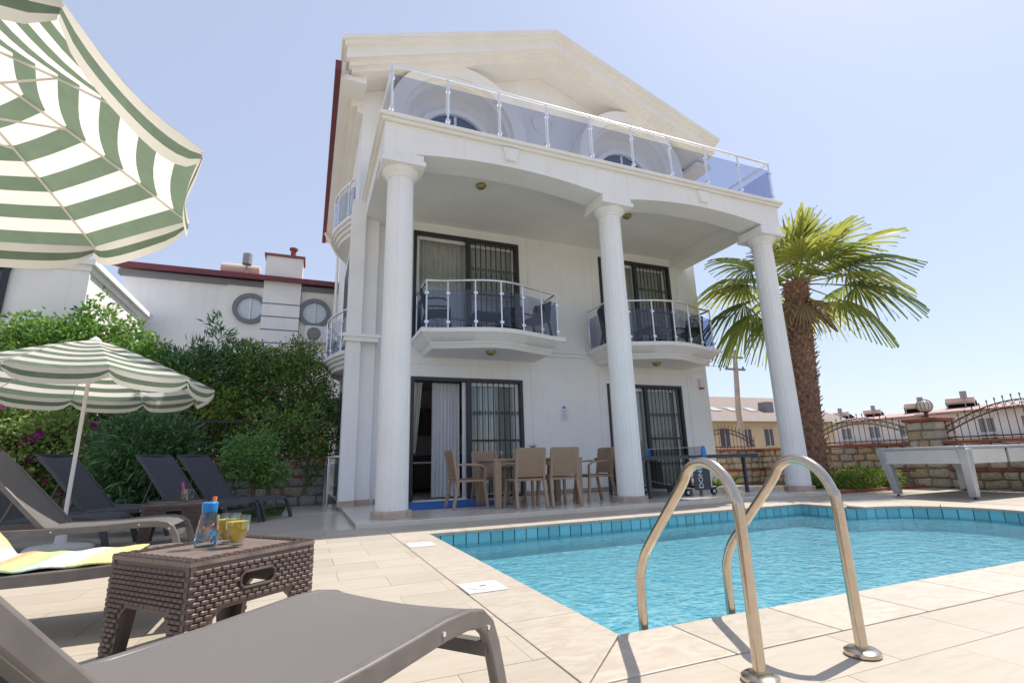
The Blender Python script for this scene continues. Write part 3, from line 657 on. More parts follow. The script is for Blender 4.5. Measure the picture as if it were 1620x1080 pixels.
# attic storey: arched windows and hoods
def ring(xc, zc, r0_, r1_, y0, y1, a0=0, a1=PI, n_=28):
    b = MB(); vs = []
    for i in range(n_+1):
        a = a0+(a1-a0)*i/n_
        for r_, y_ in ((r0_, y0), (r1_, y0), (r1_, y1), (r0_, y1)): vs.append((xc+r_*math.cos(a), y_, zc+r_*math.sin(a)))
    b.add(vs, [(i*4+j, i*4+(j+1) % 4, (i+1)*4+(j+1) % 4, (i+1)*4+j) for i in range(n_) for j in range(4)]+[(0, 1, 2, 3), (n_*4+3, n_*4+2, n_*4+1, n_*4)]); return b
for xc in (2.75, 7.35):
    w = part('arched_window', V); zc = 8.02
    ring(xc, zc, 1.26, 1.58, 9.28, YF+.003, -.15, PI+.15).obj('hood', cream, w, True)
    ring(xc, zc, 1.16, 1.26, 9.42, YF+.004, -.15, PI+.15).obj('hood_moulding', cream, w, True)
    ring(xc, zc-.17, .80, .93, 9.72, YF+.005, -.2, PI+.2).obj('window_trim', plaster, w, True)
    b = MB(); pts = [(xc+.80*math.cos(a), zc-.17+.80*math.sin(a)) for a in np.linspace(0, PI, 25)]+[(xc-.8, 6.2), (xc+.8, 6.2)]
    b.prism(pts, lambda x, z: (x, 9.80, z), lambda x, z: (x, YF+.006, z)); b.obj('pane', darkglass, w)
    b = MB(); b.bx(xc-.03, xc+.03, 9.78, 9.81, 6.2, zc+.6); b.bx(xc-.8, xc+.8, 9.78, 9.812, 7.9, 7.96); b.obj('glazing_bar', upvc, w)
ring(5.07, 9.05, .26, .30, 9.80, YF+.004, 0, 2*PI).obj('oculus_trim', cream, V, True)
# roof, pediment, gutter
RX0, RX1, RXA, RZE, RZA, RY0 = .16, 9.98, 5.07, 8.98, 10.85, 8.88
def chev(dz, t, y0, y1, dx=0):
    sl_ = (RZA-RZE)/(RXA-RX0)
    xl, xr = RX0+dx, RX1-dx; ze = RZE+dz+sl_*dx*0
    return [(xl, RZE+dz+sl_*dx), (RXA, RZA+dz), (xr, RZE+dz+sl_*dx), (xr, RZE+dz+sl_*dx-t), (RXA, RZA+dz-t), (xl, RZE+dz+sl_*dx-t)]
b = MB()
for dz, t, y0, dx in ((0.22, .09, 0, 0), (.13, .10, .05, .05), (.03, .26, .12, .10), (-.23, .10, .24, .16), (-.33, .08, .34, .22)):
    b.prism(chev(dz, t, 0, 0, dx), lambda x, z: (x, RY0+y0, z), lambda x, z: (x, YF-.003, z))
b.obj('pediment_cornice', cream, V)
b = MB(); b.prism(chev(.235, .18, 0, 0), lambda x, z: (x, YF-.002, z), lambda x, z: (x, ZB+.8, z)); b.obj('roof', tileroof, V)
b = MB(); b.bx(HX1-.002, RX1-.02, RY0+.4, ZB+.6, 8.50, 8.62); b.obj('eaves_soffit', cream, V); b = MB(); b.bx(RX0+.02, HX0+.002, RY0+.4, ZB+.6, 8.50, 8.62); b.bx(RX0+.04, HX0+.003, YF-.5, ZB+.5, 8.63, 8.97); b.bx(HX0-.25, HX0+.001, YF, ZB, 8.36, 8.50); b.bx(HX0-.12, HX0+.003, YF, ZB, 8.22, 8.36)
b.obj('eaves_soffit', cream, V)
b = MB(); b.bx(RX0-.10, RX0+.02, RY0+.16, ZB+.7, 8.50, 8.72); b.obj('gutter', maroon, V, bevel=.02)
b = MB(); b.tube([(RX0-.02, ZB-.2, 8.5), (.4, ZB-.1, 8.1), (.6, ZB-.1, 7.7), (.6, ZB-.1, .1)], .05, 8); b.obj('downpipe', plaster, V, True)
# fittings on the walls
ab = MB(); ab.bx(9.14, 9.28, YF-.09, YF, 2.44, 2.66); ab.bx(9.16, 9.26, YF-.095, YF-.088, 2.56, 2.63); o = ab.obj('alarm_box', whiteplastic, V, bevel=.012); o['label'] = 'white alarm siren box with a red strip'
ab = MB(); ab.bx(9.155, 9.265, YF-.085, YF-.01, 2.40, 2.44); ab.obj('alarm_light', redplastic, V, bevel=.008)
mb_ = MB(); mb_.bx(.38, .69, 13.4, 13.75, 1.75, 2.45); o = mb_.obj('meter_box', alu_paint, V, bevel=.02)
nt = MB(); nt.bx(5.18, 5.36, YF-.006, YF, 1.57, 1.86); no = tag(nt.obj('notice', paper, None), 'white paper notice with blue heading taped to the villa wall', 'notice')
nt = MB(); nt.bx(5.225, 5.30, YF-.009, YF-.006, 1.86, 1.91); nt.obj('heading', blueplastic, no)
nt = MB()
for i in range(7): nt.bx(5.205, 5.335-.02*(i % 3), YF-.0085, YF-.0065, 1.80-i*.028, 1.808-i*.028)
nt.obj('text_lines', mat('grey_print', (.35, .4, .5), .8), no)
# things inside the room
it = thing('indoor_table', 'white table inside the villa seen through the open door', 'table', (2.45, 11.6, PZ))
b = MB(); b.bx(-.55, .55, -.4, .4, .70, .74); b.obj('table_top', upvc, it, bevel=.008)
for sx in (-.48, .48):
    for sy in (-.33, .33): b = MB(); b.bx(sx-.03, sx+.03, sy-.03, sy+.03, 0, .70); b.obj('leg', upvc, it)
kc = thing('kitchen_cabinet', 'brown kitchen units along the back wall of the room', 'cabinet', (2.6, 13.4, PZ))
kw = mat('kitchen_brown', (.13, .085, .06), .5, .2, 4, stretch=(1, 1, 8))
for i in range(4):
    b = MB(); b.bx(-1.4+i*.7, -.72+i*.7, -.3, .35, .08, .86); b.obj('base_unit', kw, kc, bevel=.004)
    b = MB(); b.bx(-1.4+i*.7, -.72+i*.7, 0, .35, 1.45, 2.15); b.obj('wall_unit', kw, kc, bevel=.004)
b = MB(); b.bx(-1.42, 1.42, -.33, .36, .87, .91); b.obj('worktop', mat('dark_worktop', (.04, .035, .035), .3), kc)

# ================================================================== FURNITURE
def make_chair(name, m_, label, group, z=0):
    t = thing(name, label, 'chair', group=group)
    b = MB(); b.grid(lambda u, v: (-.24+.48*u, -.22+.44*v, .445-.012*math.sin(PI*u)*math.sin(PI*v)), 6, 6); b.bx(-.245, .245, -.225, .225, .40, .438); b.obj('seat', m_, t, bevel=.006)
    # back leans towards +Y ; person faces -Y
    b = MB()
    def bk(u, v, off):
        x = -.225+.45*u; z_ = .46+.43*v; y_ = .215+.09*v+.035*(1-(2*u-1)**2)+off; return (x, y_, z_)
    b.grid(lambda u, v: bk(u, v, 0), 10, 8); b.grid(lambda u, v: bk(u, v, .022), 10, 8)
    for u in (0, 1): b.grid(lambda s_, v: bk(u, v, .022*s_), 1, 8)
    b.grid(lambda u, s_: bk(u, 1, .022*s_), 10, 1)
    o = b.obj('backrest', m_, t, True)
    b = MB()
    for i in range(13):
        u = (i+.5)/13; b.strap([bk(u, v, .026) for v in (0.05, .35, .65, .95)], (1, 0, 0), .018, .006)
        b.strap([bk(u, v, -.004) for v in (0.05, .35, .65, .95)], (1, 0, 0), .018, .006)
    b.obj('weave', m_, o)
    for sx in (-1, 1):
        b = MB(); b.strap([(sx*.225, -.205, .41), (sx*.25, -.25, 0)], (1, 0, 0), .042, .042); b.obj('leg', m_, t, bevel=.006)
        b = MB(); b.strap([(sx*.225, .30, .88), (sx*.228, .235, .47), (sx*.23, .22, .40), (sx*.245, .30, 0)], (1, 0, 0), .042, .045); b.obj('leg', m_, t, bevel=.006)
        b = MB(); b.strap([(sx*.245, .25, .66), (sx*.26, .05, .665), (sx*.262, -.14, .65), (sx*.25, -.215, .60), (sx*.235, -.215, .43)], (1, 0, 0), .045, .028); b.obj('armrest', m_, t, bevel=.006)
    return t
G1 = 'taupe dining chairs round the patio table'
ch0 = make_chair('dining_chair', chair_beige, 'taupe chair at the table end beside the blue mat', G1)
# dining table 2.72..4.27 x 7.4..8.25
chs = [((2.42, 7.90, PZ), R(90), 'taupe chair at the table end beside the blue mat'),
       ((3.18, 7.38, PZ), R(180), 'taupe chair on the pool side of the dining table, nearer the blue mat'),
       ((3.75, 7.36, PZ), R(180), 'taupe chair on the pool side of the dining table, nearer the middle column'),
       ((4.62, 7.72, PZ), R(-90), 'taupe chair at the table end beside the middle column'),
       ((3.05, 8.60, PZ), R(0), 'taupe chair on the wall side of the dining table, nearer the doorway'),
       ((3.85, 8.60, PZ), R(0), 'taupe chair on the wall side of the dining table, farther from the doorway')]
for i, (l, a, lb) in enumerate(chs):
    c = ch0 if i == 0 else dup(ch0)
    c.location = l; c.rotation_euler = (0, 0, a); c['label'] = lb
dt = thing('dining_table', 'taupe rattan-look dining table under the portico', 'table', (3.48, 7.86, PZ))
b = MB(); b.bx(-.78, .78, -.45, .45, .70, .735); b.obj('table_top', chair_beige, dt, bevel=.01)
b = MB(); b.bx(-.74, .74, -.42, -.395, .63, .70); b.bx(-.74, .74, .395, .42, .63, .70); b.bx(-.745, -.72, -.395, .395, .63, .70); b.bx(.72, .745, -.395, .395, .63, .70); b.obj('apron', chair_beige, dt)
for sx in (-.71, .71):
    for sy in (-.39, .39):
        b = MB(); b.prism([(-.045, -.045), (.045, -.045), (.045, .045), (-.045, .045)], lambda x, y_: (sx+x, sy+y_, 0), lambda x, y_: (sx+1.25*x, sy+1.25*y_, .70)); b.obj('leg', chair_beige, dt, bevel=.008)
def tumbler(loc, m_, label, prof=((.022, .004), (.024, .03), (.034, .08), (.036, .125)), fill=.09, s=1.0, foot=True):
    t = thing('drinking_glass', label, 'glass', loc)
    b = MB(); b.lathe([(.001, 0), (.026*s, 0), (.022*s, .008)]+[(r*s, z*s+.008) for r, z in prof]+[((r-.0018)*s, z*s+.008) for r, z in prof[::-1]], n=28); b.obj('glass_body', clearglass, t, True)
    fp = [(max(.001, (r-.003)*s), min(z, fill)*s+.010) for r, z in prof if z < fill]+[((.0325 if fill > .085 else .041)*s, fill*s+.01), (.001, fill*s+.01)]
    b = MB(); b.lathe([(.001, .0105)]+fp, n=28); b.obj('drink', m_, t, True); return t
tumbler((2.95, 7.72, PZ+.735), ojuice, 'orange drink in a glass on the dining table beside the table corner')
tumbler((3.42, 7.95, PZ+.735), ojuice, 'orange drink in a glass on the dining table near the pineapple')
pa = thing('pineapple', 'green-leaved pineapple standing on the dining table', 'fruit', (3.62, 8.0, PZ+.735))
b = MB(); b.lathe([(.03, 0), (.055, .03), (.06, .08), (.05, .13), (.02, .15)], n=14); b.obj('fruit_body', mat('pineapple_skin', (.35, .2, .05), .7, .4, 40, .6, 60), pa, True)
q = np.tile([0, 0, .14], (26, 1)); leaves('leaf_crown', q, np.tile([0, 0, 1.], (26, 1)), .13, .018, [L_ole[1]], [1], pa, jitter=.45)
dmat = tag((lambda b: (b.bx(1.45, 3.25, 8.05, 9.55, .0625, .07), b.obj('doormat', bluemat, None))[1])(MB()), 'bright blue mat in front of the open sliding door', 'mat')
# balcony furniture
G2 = 'dark blue chairs on the upper balconies'
bc0 = make_chair('balcony_chair', navy_plastic, 'x', G2)
bspots = [((2.25, 9.25, 3.2), R(70), 'dark blue chair on the balcony over the dining table, next to the left rail end'), ((4.32, 9.25, 3.2), R(-70), 'dark blue chair on the balcony over the dining table, by the outer corner'), ((3.9, 9.5, 3.2), R(-30), 'dark blue chair against the grille on the balcony over the dining table'),
          ((6.35, 9.25, 3.2), R(70), 'dark blue chair on the balcony over the table tennis table, by the middle column'), ((8.45, 9.25, 3.2), R(-80), 'dark blue chair on the balcony over the table tennis table, by the palm')]
for i, (l, a, lb) in enumerate(bspots):
    c = bc0 if i == 0 else dup(bc0); c.location = l; c.rotation_euler = (0, 0, a); c['label'] = lb
def balcony_table(loc, lb):
    t = thing('balcony_table', lb, 'table', loc, group='low dark tables on the balconies')
    b = MB(); b.bx(-.4, .4, -.3, .3, .40, .44); b.obj('table_top', navy_plastic, t, bevel=.01)
    for sx in (-.34, .34):
        for sy in (-.24, .24): b = MB(); b.bx(sx-.03, sx+.03, sy-.03, sy+.03, 0, .40); b.obj('leg', navy_plastic, t)
    return t
balcony_table((3.3, 9.15, 3.2), 'low dark blue table on the balcony over the dining table'); balcony_table((7.4, 9.15, 3.2), 'low dark blue table on the balcony over the table tennis table')

# wicker side tables
def make_wicker(label):
    t = thing('side_table', label, 'side table', group='brown wicker side tables')
    a, bb_, h = .29, .27, .42
    b = MB(); b.bx(-a, a, -bb_, bb_, h-.022, h-.006); b.obj('table_top', brown_slab, t)
    wv = MB()
    for k in range(int(2*a/.022)):       # woven rim on top
        for sy in (-1, 1):
            for j in range(3): wv.box((-a+.011+k*.022, sy*(bb_-.008-j*.016), h-.004+.002*((k+j) % 2)), (.019, .013, .008))
    for k in range(int(2*bb_/.022)-4):
        for sx in (-1, 1):
            for j in range(3): wv.box((sx*(a-.008-j*.016), -bb_+.055+k*.022, h-.004+.002*((k+j) % 2)), (.013, .019, .008))
    wv.obj('top_weave', brown_weave, t, kind='stuff')
    for (w, hole, M4) in ((a, True, Matrix.Translation((0, -bb_, 0))), (a, True, Matrix.Translation((0, bb_, 0)) @ Matrix.Rotation(PI, 4, 'Z')),
                    (bb_, False, Matrix.Translation((a, 0, 0)) @ Matrix.Rotation(PI/2, 4, 'Z')), (bb_, False, Matrix.Translation((-a, 0, 0)) @ Matrix.Rotation(-PI/2, 4, 'Z'))):
        lt, lb_, za = w-.125, w-.085, .225
        arch = [(-lb_, 0), (-lt-.012, za-.03), (-lt+.02, za), (lt-.02, za), (lt+.012, za-.03), (lb_, 0)]
        outer = [(-w, 0)]+arch+[(w, 0), (w, h-.023), (-w, h-.023)]
        hl = [[(-.075, .30), (-.06, .285), (.06, .285), (.075, .30), (.075, .325), (.06, .34), (-.06, .34), (-.075, .325)]] if hole else []
        pn = poly_holes('side_panel', outer, hl, lambda u, v: M4 @ Vector((u, 0.004, v)), M4.to_3x3() @ Vector((0, .022, 0)), brown_weave, t)
        wv = MB(); cw, chh = .0352, .0182
        nr = int((h-.02)/chh)
        for r_ in range(nr):
            v = (r_+.5)*chh; jz = random.uniform(-.0008, .0008); nc = int(2*w/cw)+1
            for c_ in range(nc+1):
                u = -w+(c_+(.5 if r_ % 2 else 0))*cw+random.uniform(-.0012, .0012)
                if abs(u) > w-.014: continue
                ok = True
                if v < za+.008:
                    lim = lb_+(lt-lb_)*v/za
                    if abs(u) < lim+.017: ok = False
                if hole and .275 < v < .35 and abs(u) < .095: ok = False
                if not ok: continue
                oct_ = [(-.0172, -.006), (-.015, -.0089), (.015, -.0089), (.0172, -.006), (.0172, .006), (.015, .0089), (-.015, .0089), (-.0172, .006)]
                wv.prism(oct_, lambda x, z: M4 @ Vector((u+x, .005, v+z)), lambda x, z: M4 @ Vector((u+x*.97, -.001, v+z*.9)))
                wv.prism(oct_, lambda x, z: M4 @ Vector((u+x*.97, -.001, v+z*.9)), lambda x, z: M4 @ Vector((u+x*.7, -.0052+random.uniform(-.0012, .0012)*0+jz, v+z*.55)))
        wv.obj('weave', brown_weave, pn, kind='stuff')
        if hole:
            rm = MB(); rm.tube([(M4 @ Vector((u*1.05, -.002, .3125+(v-.3125)*1.1))) for u, v in hl[0]+[hl[0][0]]], .006, 6); rm.obj('handle_rim', brown_weave, pn, True)
    return t
wt = make_wicker('brown wicker side table with yellow drinks and bottle on it')
wt.location = (-.33, 2.70, 0); wt.rotation_euler = (0, 0, R(41))
w2 = dup(wt, (-1.30, 6.80, 0), R(8), 'brown wicker side table carrying a dark drink with pink straws')
# things on the near table
tumbler((-.262, 2.655, .422), juice, 'glass of yellow juice standing clear of the bottle', ((.020, .004), (.034, .025), (.042, .06), (.045, .105)), .082, 1.12)
tumbler((-.315, 2.80, .422), juice, 'glass of yellow juice half hidden behind the bottle', ((.020, .004), (.034, .025), (.042, .06), (.045, .105)), .082, 1.12)
bt = thing('water_bottle', 'clear drinking bottle with blue flip cap and orange spout', 'bottle', (-.385, 2.70, .422)); bt.scale = (1.25, 1.25, 1.12)
b = MB(); b.lathe([(.001, 0), (.036, 0), (.038, .008), (.037, .05), (.030, .10), (.024, .125), (.021, .13)], n=28); b.obj('bottle_body', clearglass, bt, True)
b = MB(); b.lathe([(.024, .128), (.025, .13), (.026, .165), (.022, .168), (.001, .168)], n=24); b.obj('cap', blueplastic, bt, True, .002)
b = MB(); b.tube([(.012, 0, .165), (.013, 0, .188)], .007, 10); b.obj('spout', orangeplastic, bt, True)
b = MB()
for i in range(26):
    a = random.uniform(0, 2*PI); z = random.uniform(.012, .06); r_ = .0384; s_ = random.uniform(.003, .009)
    b.add([(r_*math.cos(a+dx*s_/r_), r_*math.sin(a+dx*s_/r_), z+dz*s_*1.4) for dx, dz in ((-1, -.4), (.2, -1), (1, .3), (-.1, 1))], [(0, 1, 2, 3)])
b.cur = 1
for i in range(7):
    a = random.uniform(0, 2*PI); z = random.uniform(.055, .085); r_ = .0365; s_ = .006
    b.add([(r_*math.cos(a+dx*s_/r_), r_*math.sin(a+dx*s_/r_), z+dz*s_) for dx, dz in ((-1, -.6), (.4, -1), (1, .5), (-.3, 1))], [(0, 1, 2, 3)])
b.obj('print', [mat('blue_print', (.05, .3, .65), .5), orangeplastic], bt)
tg = thing('tall_glass', 'glass mug of dark drink with pink straws on the far side table', 'glass', (-1.22, 6.78, .422))
b = MB(); b.lathe([(.001, 0), (.045, 0), (.045, .13), (.042, .13), (.042, .006)], n=24); b.obj('glass_body', clearglass, tg, True)
b = MB(); b.lathe([(.001, .007), (.041, .007), (.041, .075), (.001, .075)], n=24); b.obj('drink', cola, tg, True)
b = MB(); b.tube([(.0, 0, .01), (-.035, .0, .21)], .004, 6); b.tube([(.01, .01, .01), (-.055, .01, .20)], .004, 6); b.obj('straw', pink, tg, True)
b = MB(); b.tube([(.044, 0, .03), (.075, 0, .04), (.08, 0, .08), (.075, 0, .11), (.044, 0, .12)], .006, 8); b.obj('handle', clearglass, tg, True)

# loungers. local: +X from foot to head, foot end at x=0
def make_lounger(fm, sm, label, lift=1.0):
    t = thing('sun_lounger', label, 'sun lounger', group='sun loungers on the pool deck')
    w = .31; H_ = .30
    arc = [(-.015, 0, 0), (.012, 0, .09), (.045, 0, .19), (.075, 0, .25), (.12, 0, .285), (.19, 0, H_), (.30, 0, H_+.003), (.60, 0, H_-.012), (1.0, 0, H_-.018), (1.4, 0, H_-.01), (1.95, 0, H_-.005)]
    for sy in (-1, 1):
        b = MB(); b.strap([(x, sy*w, z) for x, _, z in arc], (0, 1, 0), .032, .055); sr = b.obj('side_rail', fm, t, True, .006)
        b = MB()
        for x, z in ((.09, .255), (.32, H_), (.93, H_-.017)): b.tube([(x, sy*(w+.014), z), (x, sy*(w+.0195), z)], .007, 8)
        b.obj('rivet', alu, sr)
        b = MB(); b.strap([(1.72, sy*w, H_-.02), (1.80, sy*w, .15), (1.84, sy*w, 0)], (0, 1, 0), .032, .05); b.obj('leg', fm, t, False, .006)
        b = MB(); b.strap([(1.00, sy*(w-.034), H_+.0), (1.18, sy*(w-.034), H_+.17*lift+.03), (1.43, sy*(w-.034), H_+.43*lift+.05), (1.62, sy*(w-.034), H_+.67*lift)], (0, 1, 0), .03, .04); b.obj('backrest_rail', fm, t, True, .006)
    b = MB(); b.bx(.05, .085, -w, w, .17, .21); b.obj('crossbar', fm, t)
    b = MB(); b.bx(1.70, 1.735, -w, w, H_-.03, H_); b.obj('crossbar', fm, t)
    prof = [(.07, .262), (.12, .298), (.19, H_+.014), (.30, H_+.018), (.6, H_+.004), (.82, H_-.002), (1.00, H_+.004)]
    b = MB(); nn = len(prof)-1
    def sl(u, v):
        k = min(int(u*nn), nn-1); f = u*nn-k; x = prof[k][0]*(1-f)+prof[k+1][0]*f; z = prof[k][1]*(1-f)+prof[k+1][1]*f
        return (x, (2*v-1)*(w-.010), z+.012-.020*math.sin(PI*v)*math.sin(PI*min(1, u*1.2)))
    b.grid(sl, nn*3, 8); b.obj('sling', sm, t, True)
    bk = [(1.00, H_+.012), (1.18, H_+.17*lift+.045), (1.43, H_+.43*lift+.068), (1.58, H_+.62*lift+.04), (1.64, H_+.69*lift)]
    b = MB(); nb = len(bk)-1
    def sb(u, v):
        k = min(int(u*nb), nb-1); f = u*nb-k; x = bk[k][0]*(1-f)+bk[k+1][0]*f; z = bk[k][1]*(1-f)+bk[k+1][1]*f
        return (x+.012*math.sin(PI*v), (2*v-1)*(w-.02), z-.012*math.sin(PI*v))
    b.grid(sb, nb*3, 8); b.obj('backrest', sm, t, True)
    b = MB(); b.bx(1.615, 1.65, -w+.02, w-.02, H_+.665*lift, H_+.70*lift); b.obj('headrail', fm, t, False, .008)
    for sy in (-.2, .2): b = MB(); b.strap([(1.38, sy, H_+.34*lift), (1.50, sy, H_-.0)], (0, 1, 0), .02, .02); b.obj('prop', fm, t)
    return t
def place(t, foot_mid, head_dir): t.location = (foot_mid[0], foot_mid[1], 0); t.rotation_euler = (0, 0, head_dir)
lg1 = make_lounger(frame_taupe, sling_taupe, 'taupe lounger with its foot end beside the pool corner'); place(lg1, (.42, 1.92), math.atan2(-.63, -.77))
lg2 = dup(lg1, None, None, 'taupe lounger with a bright crocheted towel behind the wicker table'); place(lg2, (-.42, 3.42), PI)
lg3 = dup(lg1, None, None, 'taupe lounger standing before the parasol base'); place(lg3, (-1.0, 5.86), PI)
ld = make_lounger(frame_dark, sling_dark, 'dark grey lounger beside the parasol pole, beyond the taupe one'); place(ld, (-1.75, 6.75), PI-.15)
for fm_, hd, lb in (((-1.40, 7.75), PI-.30, 'dark grey lounger standing before the stone wall, behind the far wicker table'),
                    ((-.74, 8.2), PI-.58, 'dark grey lounger in front of the oleander, one of a touching pair'),
                    ((-.34, 8.75), PI-.58, 'dark grey lounger beside the lawn, at the end of its row')):
    c = dup(ld, None, None, lb); place(c, fm_, hd)
# towel
TC = [mat('towel_'+k, c, .95, .15, 30, .4, 80) for k, c in (('yellow', (.66, .58, .24)), ('white', (.70, .70, .62)), ('green', (.42, .52, .26)), ('orange', (.66, .36, .20)), ('lime', (.60, .62, .30)), ('aqua', (.46, .60, .54)), ('red', (.60, .24, .14)))]
b = MB(); seq = [0, 4, 1, 5, 2, 0, 3, 1, 4, 0, 3, 6, 0, 4, 2, 1, 0, 3, 4, 5, 1, 0]
tp_ = [(.40, .322), (.75, .316), (1.00, .325), (1.18, .53), (1.43, .815), (1.58, .98), (1.64, 1.02)]
NB = 66
def tw(u, v):
    nn = len(tp_)-1; k = min(int(u*nn), nn-1); f = u*nn-k
    x = tp_[k][0]*(1-f)+tp_[k+1][0]*f; z = tp_[k][1]*(1-f)+tp_[k+1][1]*f
    return (x, -.29+.60*v+.012*math.sin(40*u), z+.008+.004*math.sin(70*u+5*v)-.02*math.sin(PI*v)*(.4 if u < .35 else .6))
vs = [tw(i/NB, j/10) for i in range(NB+1) for j in range(11)]
b.v = vs
for i in range(NB):
    for j in range(10): b.f.append((i*11+j, (i+1)*11+j, (i+1)*11+j+1, i*11+j+1)); b.mi.append(seq[(i//3) % len(seq)])
to = tag(b.obj('towel', TC, None, True), 'yellow, green and orange crocheted towel spread on a lounger', 'towel'); to.location = lg2.location; to.rotation_euler = lg2.rotation_euler; so_ = to.modifiers.new('s', 'SOLIDIFY'); so_.thickness = .008
b = MB(); b.lathe([(.001, 0), (.022, .002), (.026, .012), (.018, .024), (.001, .026)], (0, 0, 0), 14, None, 2.6)
pz = tag(b.obj('pouch', black_rubber, None, True), 'small black case lying on the deck beside the near wicker table', 'case'); pz.location = (-1.02, 2.62, 0); pz.rotation_euler = (0, 0, .5)
# parasols
def make_parasol(name, label, base, Rr, zr, rise, rot, tilt, lean=(0, 0), bands=14, basez=True):
    t = thing(name, label, 'parasol', base, group='green and white striped parasols')
    hub = Vector((lean[0], lean[1], zr+rise)); cen = Vector((lean[0], lean[1], zr))
    def rimp(a, t_):      # t_ 0 hub .. 1 rim
        d = Vector((math.cos(a), math.sin(a), 0)); z = zr+rise*(1-(t_**1.25)); p = cen+d*(Rr*t_); p.z = z+tilt[0]*d.x*Rr*t_+tilt[1]*d.y*Rr*t_; return p
    for k in range(10):
        a0, a1 = rot+k*PI/5, rot+(k+1)*PI/5
        b = MB(); nu = 6
        for i in range(bands):
            b.cur = 1 if i % 2 == 1 and i > 1 else 0
            def fn(u, v):
                t_ = .03+.97*(i+v)/bands; p, q = rimp(a0, t_), rimp(a1, t_); r_ = p.lerp(q, u); s_ = math.sin(PI*u)
                r_ = r_+(cen-r_)*(.05*s_*t_)*0.6; r_.z -= .035*s_*t_*(1-.3*t_); return r_
            b.grid(fn, nu, 1)
        # valance
        for j, ci in ((0, 0), (1, 1), (2, 0)):
            b.cur = ci
            def fv(u, v):
                p, q = rimp(a0, 1), rimp(a1, 1); r_ = p.lerp(q, u); s_ = math.sin(PI*u); r_ = r_+(cen-r_)*(.03*s_); r_.z -= .025*s_
                hgt = .15*(1-.55*(abs(2*u-1)**6)); r_.z -= hgt*((j+v)/3); out = (r_-cen); out.z = 0
                return r_-out.normalized()*(.012*(j+v)/3*math.sin(6*u+k))
            b.grid(fv, 12, 1)
        cp_ = b.obj('canopy_panel', [canvas_w, canvas_g], t, True)
        b = MB(); b.tube([rimp(a0, s_)+Vector((0, 0, -.012-.01*(1-s_))) for s_ in (0, .25, .5, .75, 1.0)], .006, 6); b.obj('rib', polewhite, t, True)
        b = MB(); b.tube([hub+Vector((0, 0, -.45)), rimp(a0, .52)+Vector((0, 0, -.015))], .005, 6); b.obj('strut', polewhite, t, True)
    b = MB(); b.lathe([(.05, -.02), (.06, .0), (.03, .03), (.001, .05)], (hub.x, hub.y, hub.z), 12); b.obj('finial', whiteplastic, t, True)
    b = MB(); b.tube([(0, 0, .06), tuple(hub)], .019, 12); b.obj('pole', polewhite, t, True)
    b = MB(); b.lathe([(.036, -.03), (.036, .03)], (hub.x, hub.y, hub.z-.45), 12); b.obj('runner', whiteplastic, t, True)
    b = MB(); b.lathe([(.001, 0), (.25, 0), (.27, .02), (.27, .06), (.24, .085), (.10, .10), (.05, .105), (.045, .17), (.03, .175)], n=36); b.obj('base', whiteplastic, t, True)
    return t
make_parasol('parasol', 'striped parasol on a white round base behind the loungers', (-2.16, 6.45, 0), 1.2, 1.69, .50, .12, (0, -.02), (-.1, .3))
make_parasol('parasol', 'large striped parasol canopy overhanging the near loungers', (-1.72, 2.46, 0), 1.2, 2.135, .50, -.065, (.03, -.04), (0, 0))

# pool ladder
lad = thing('pool_ladder', 'polished steel pool ladder with two arched handrails', 'ladder', (1.75, 1.47, 0))
hp = [(0, 0, 0), (0, 0, .52), (0, .012, .60), (0, .05, .67), (0, .11, .715), (0, .18, .725), (0, .25, .695), (0, .31, .62), (0, .55, .37), (0, .60, .31), (0, .635, .24), (0, .65, .15), (0, .655, -.30)]
def smooth_path(pts, k=4):
    P = [Vector(p) for p in pts]; out = []
    for i in range(len(P)-1):
        p0, p1, p2, p3 = P[max(i-1, 0)], P[i], P[i+1], P[min(i+2, len(P)-1)]
        for j in range(k):
            t_ = j/k; out.append(.5*((2*p1)+(-p0+p2)*t_+(2*p0-5*p1+4*p2-p3)*t_*t_+(-p0+3*p1-3*p2+p3)*t_**3))
    return out+[P[-1]]
for x in (-.262, .262):
    b = MB(); b.tube([(x+p.x, p.y, p.z) for p in smooth_path(hp)], .0215, 16); hr = b.obj('handrail', steel, lad, True)
    b = MB(); b.lathe([(.001, .004), (.062, .004), (.062, .016), (.05, .024), (.023, .027)], (x, 0, 0), 28); b.obj('floor_flange', steel, hr, True)
for z in (-.19, -.27): b = MB(); b.bx(-.262, .262, .63, .70, z-.015, z+.015); b.obj('step', steel, lad, bevel=.005)
# skimmer lids
for i, (x, y_) in enumerate(((1.06, 3.16), (1.07, 5.02))):
    t = thing('skimmer_lid', ('white square skimmer lid nearer the lounger foot' if i == 0 else 'white square skimmer lid nearer the portico column'), 'lid', (x, y_, .0045), group='skimmer lids set in the coping')
    b = MB(); b.bx(-.125, .125, -.125, .125, 0, .006); b.obj('plate', whiteplastic, t, bevel=.002)
    b = MB(); b.lathe([(.001, .0065), (.085, .0065), (.088, .009), (.001, .0095)], n=28); b.obj('cover', whiteplastic, t, True)
    b = MB(); b.bx(-.02, .02, -.012, -.004, .009, .0105); b.bx(-.02, .02, .006, .014, .009, .0105); b.obj('finger_slot', black_rubber, t)

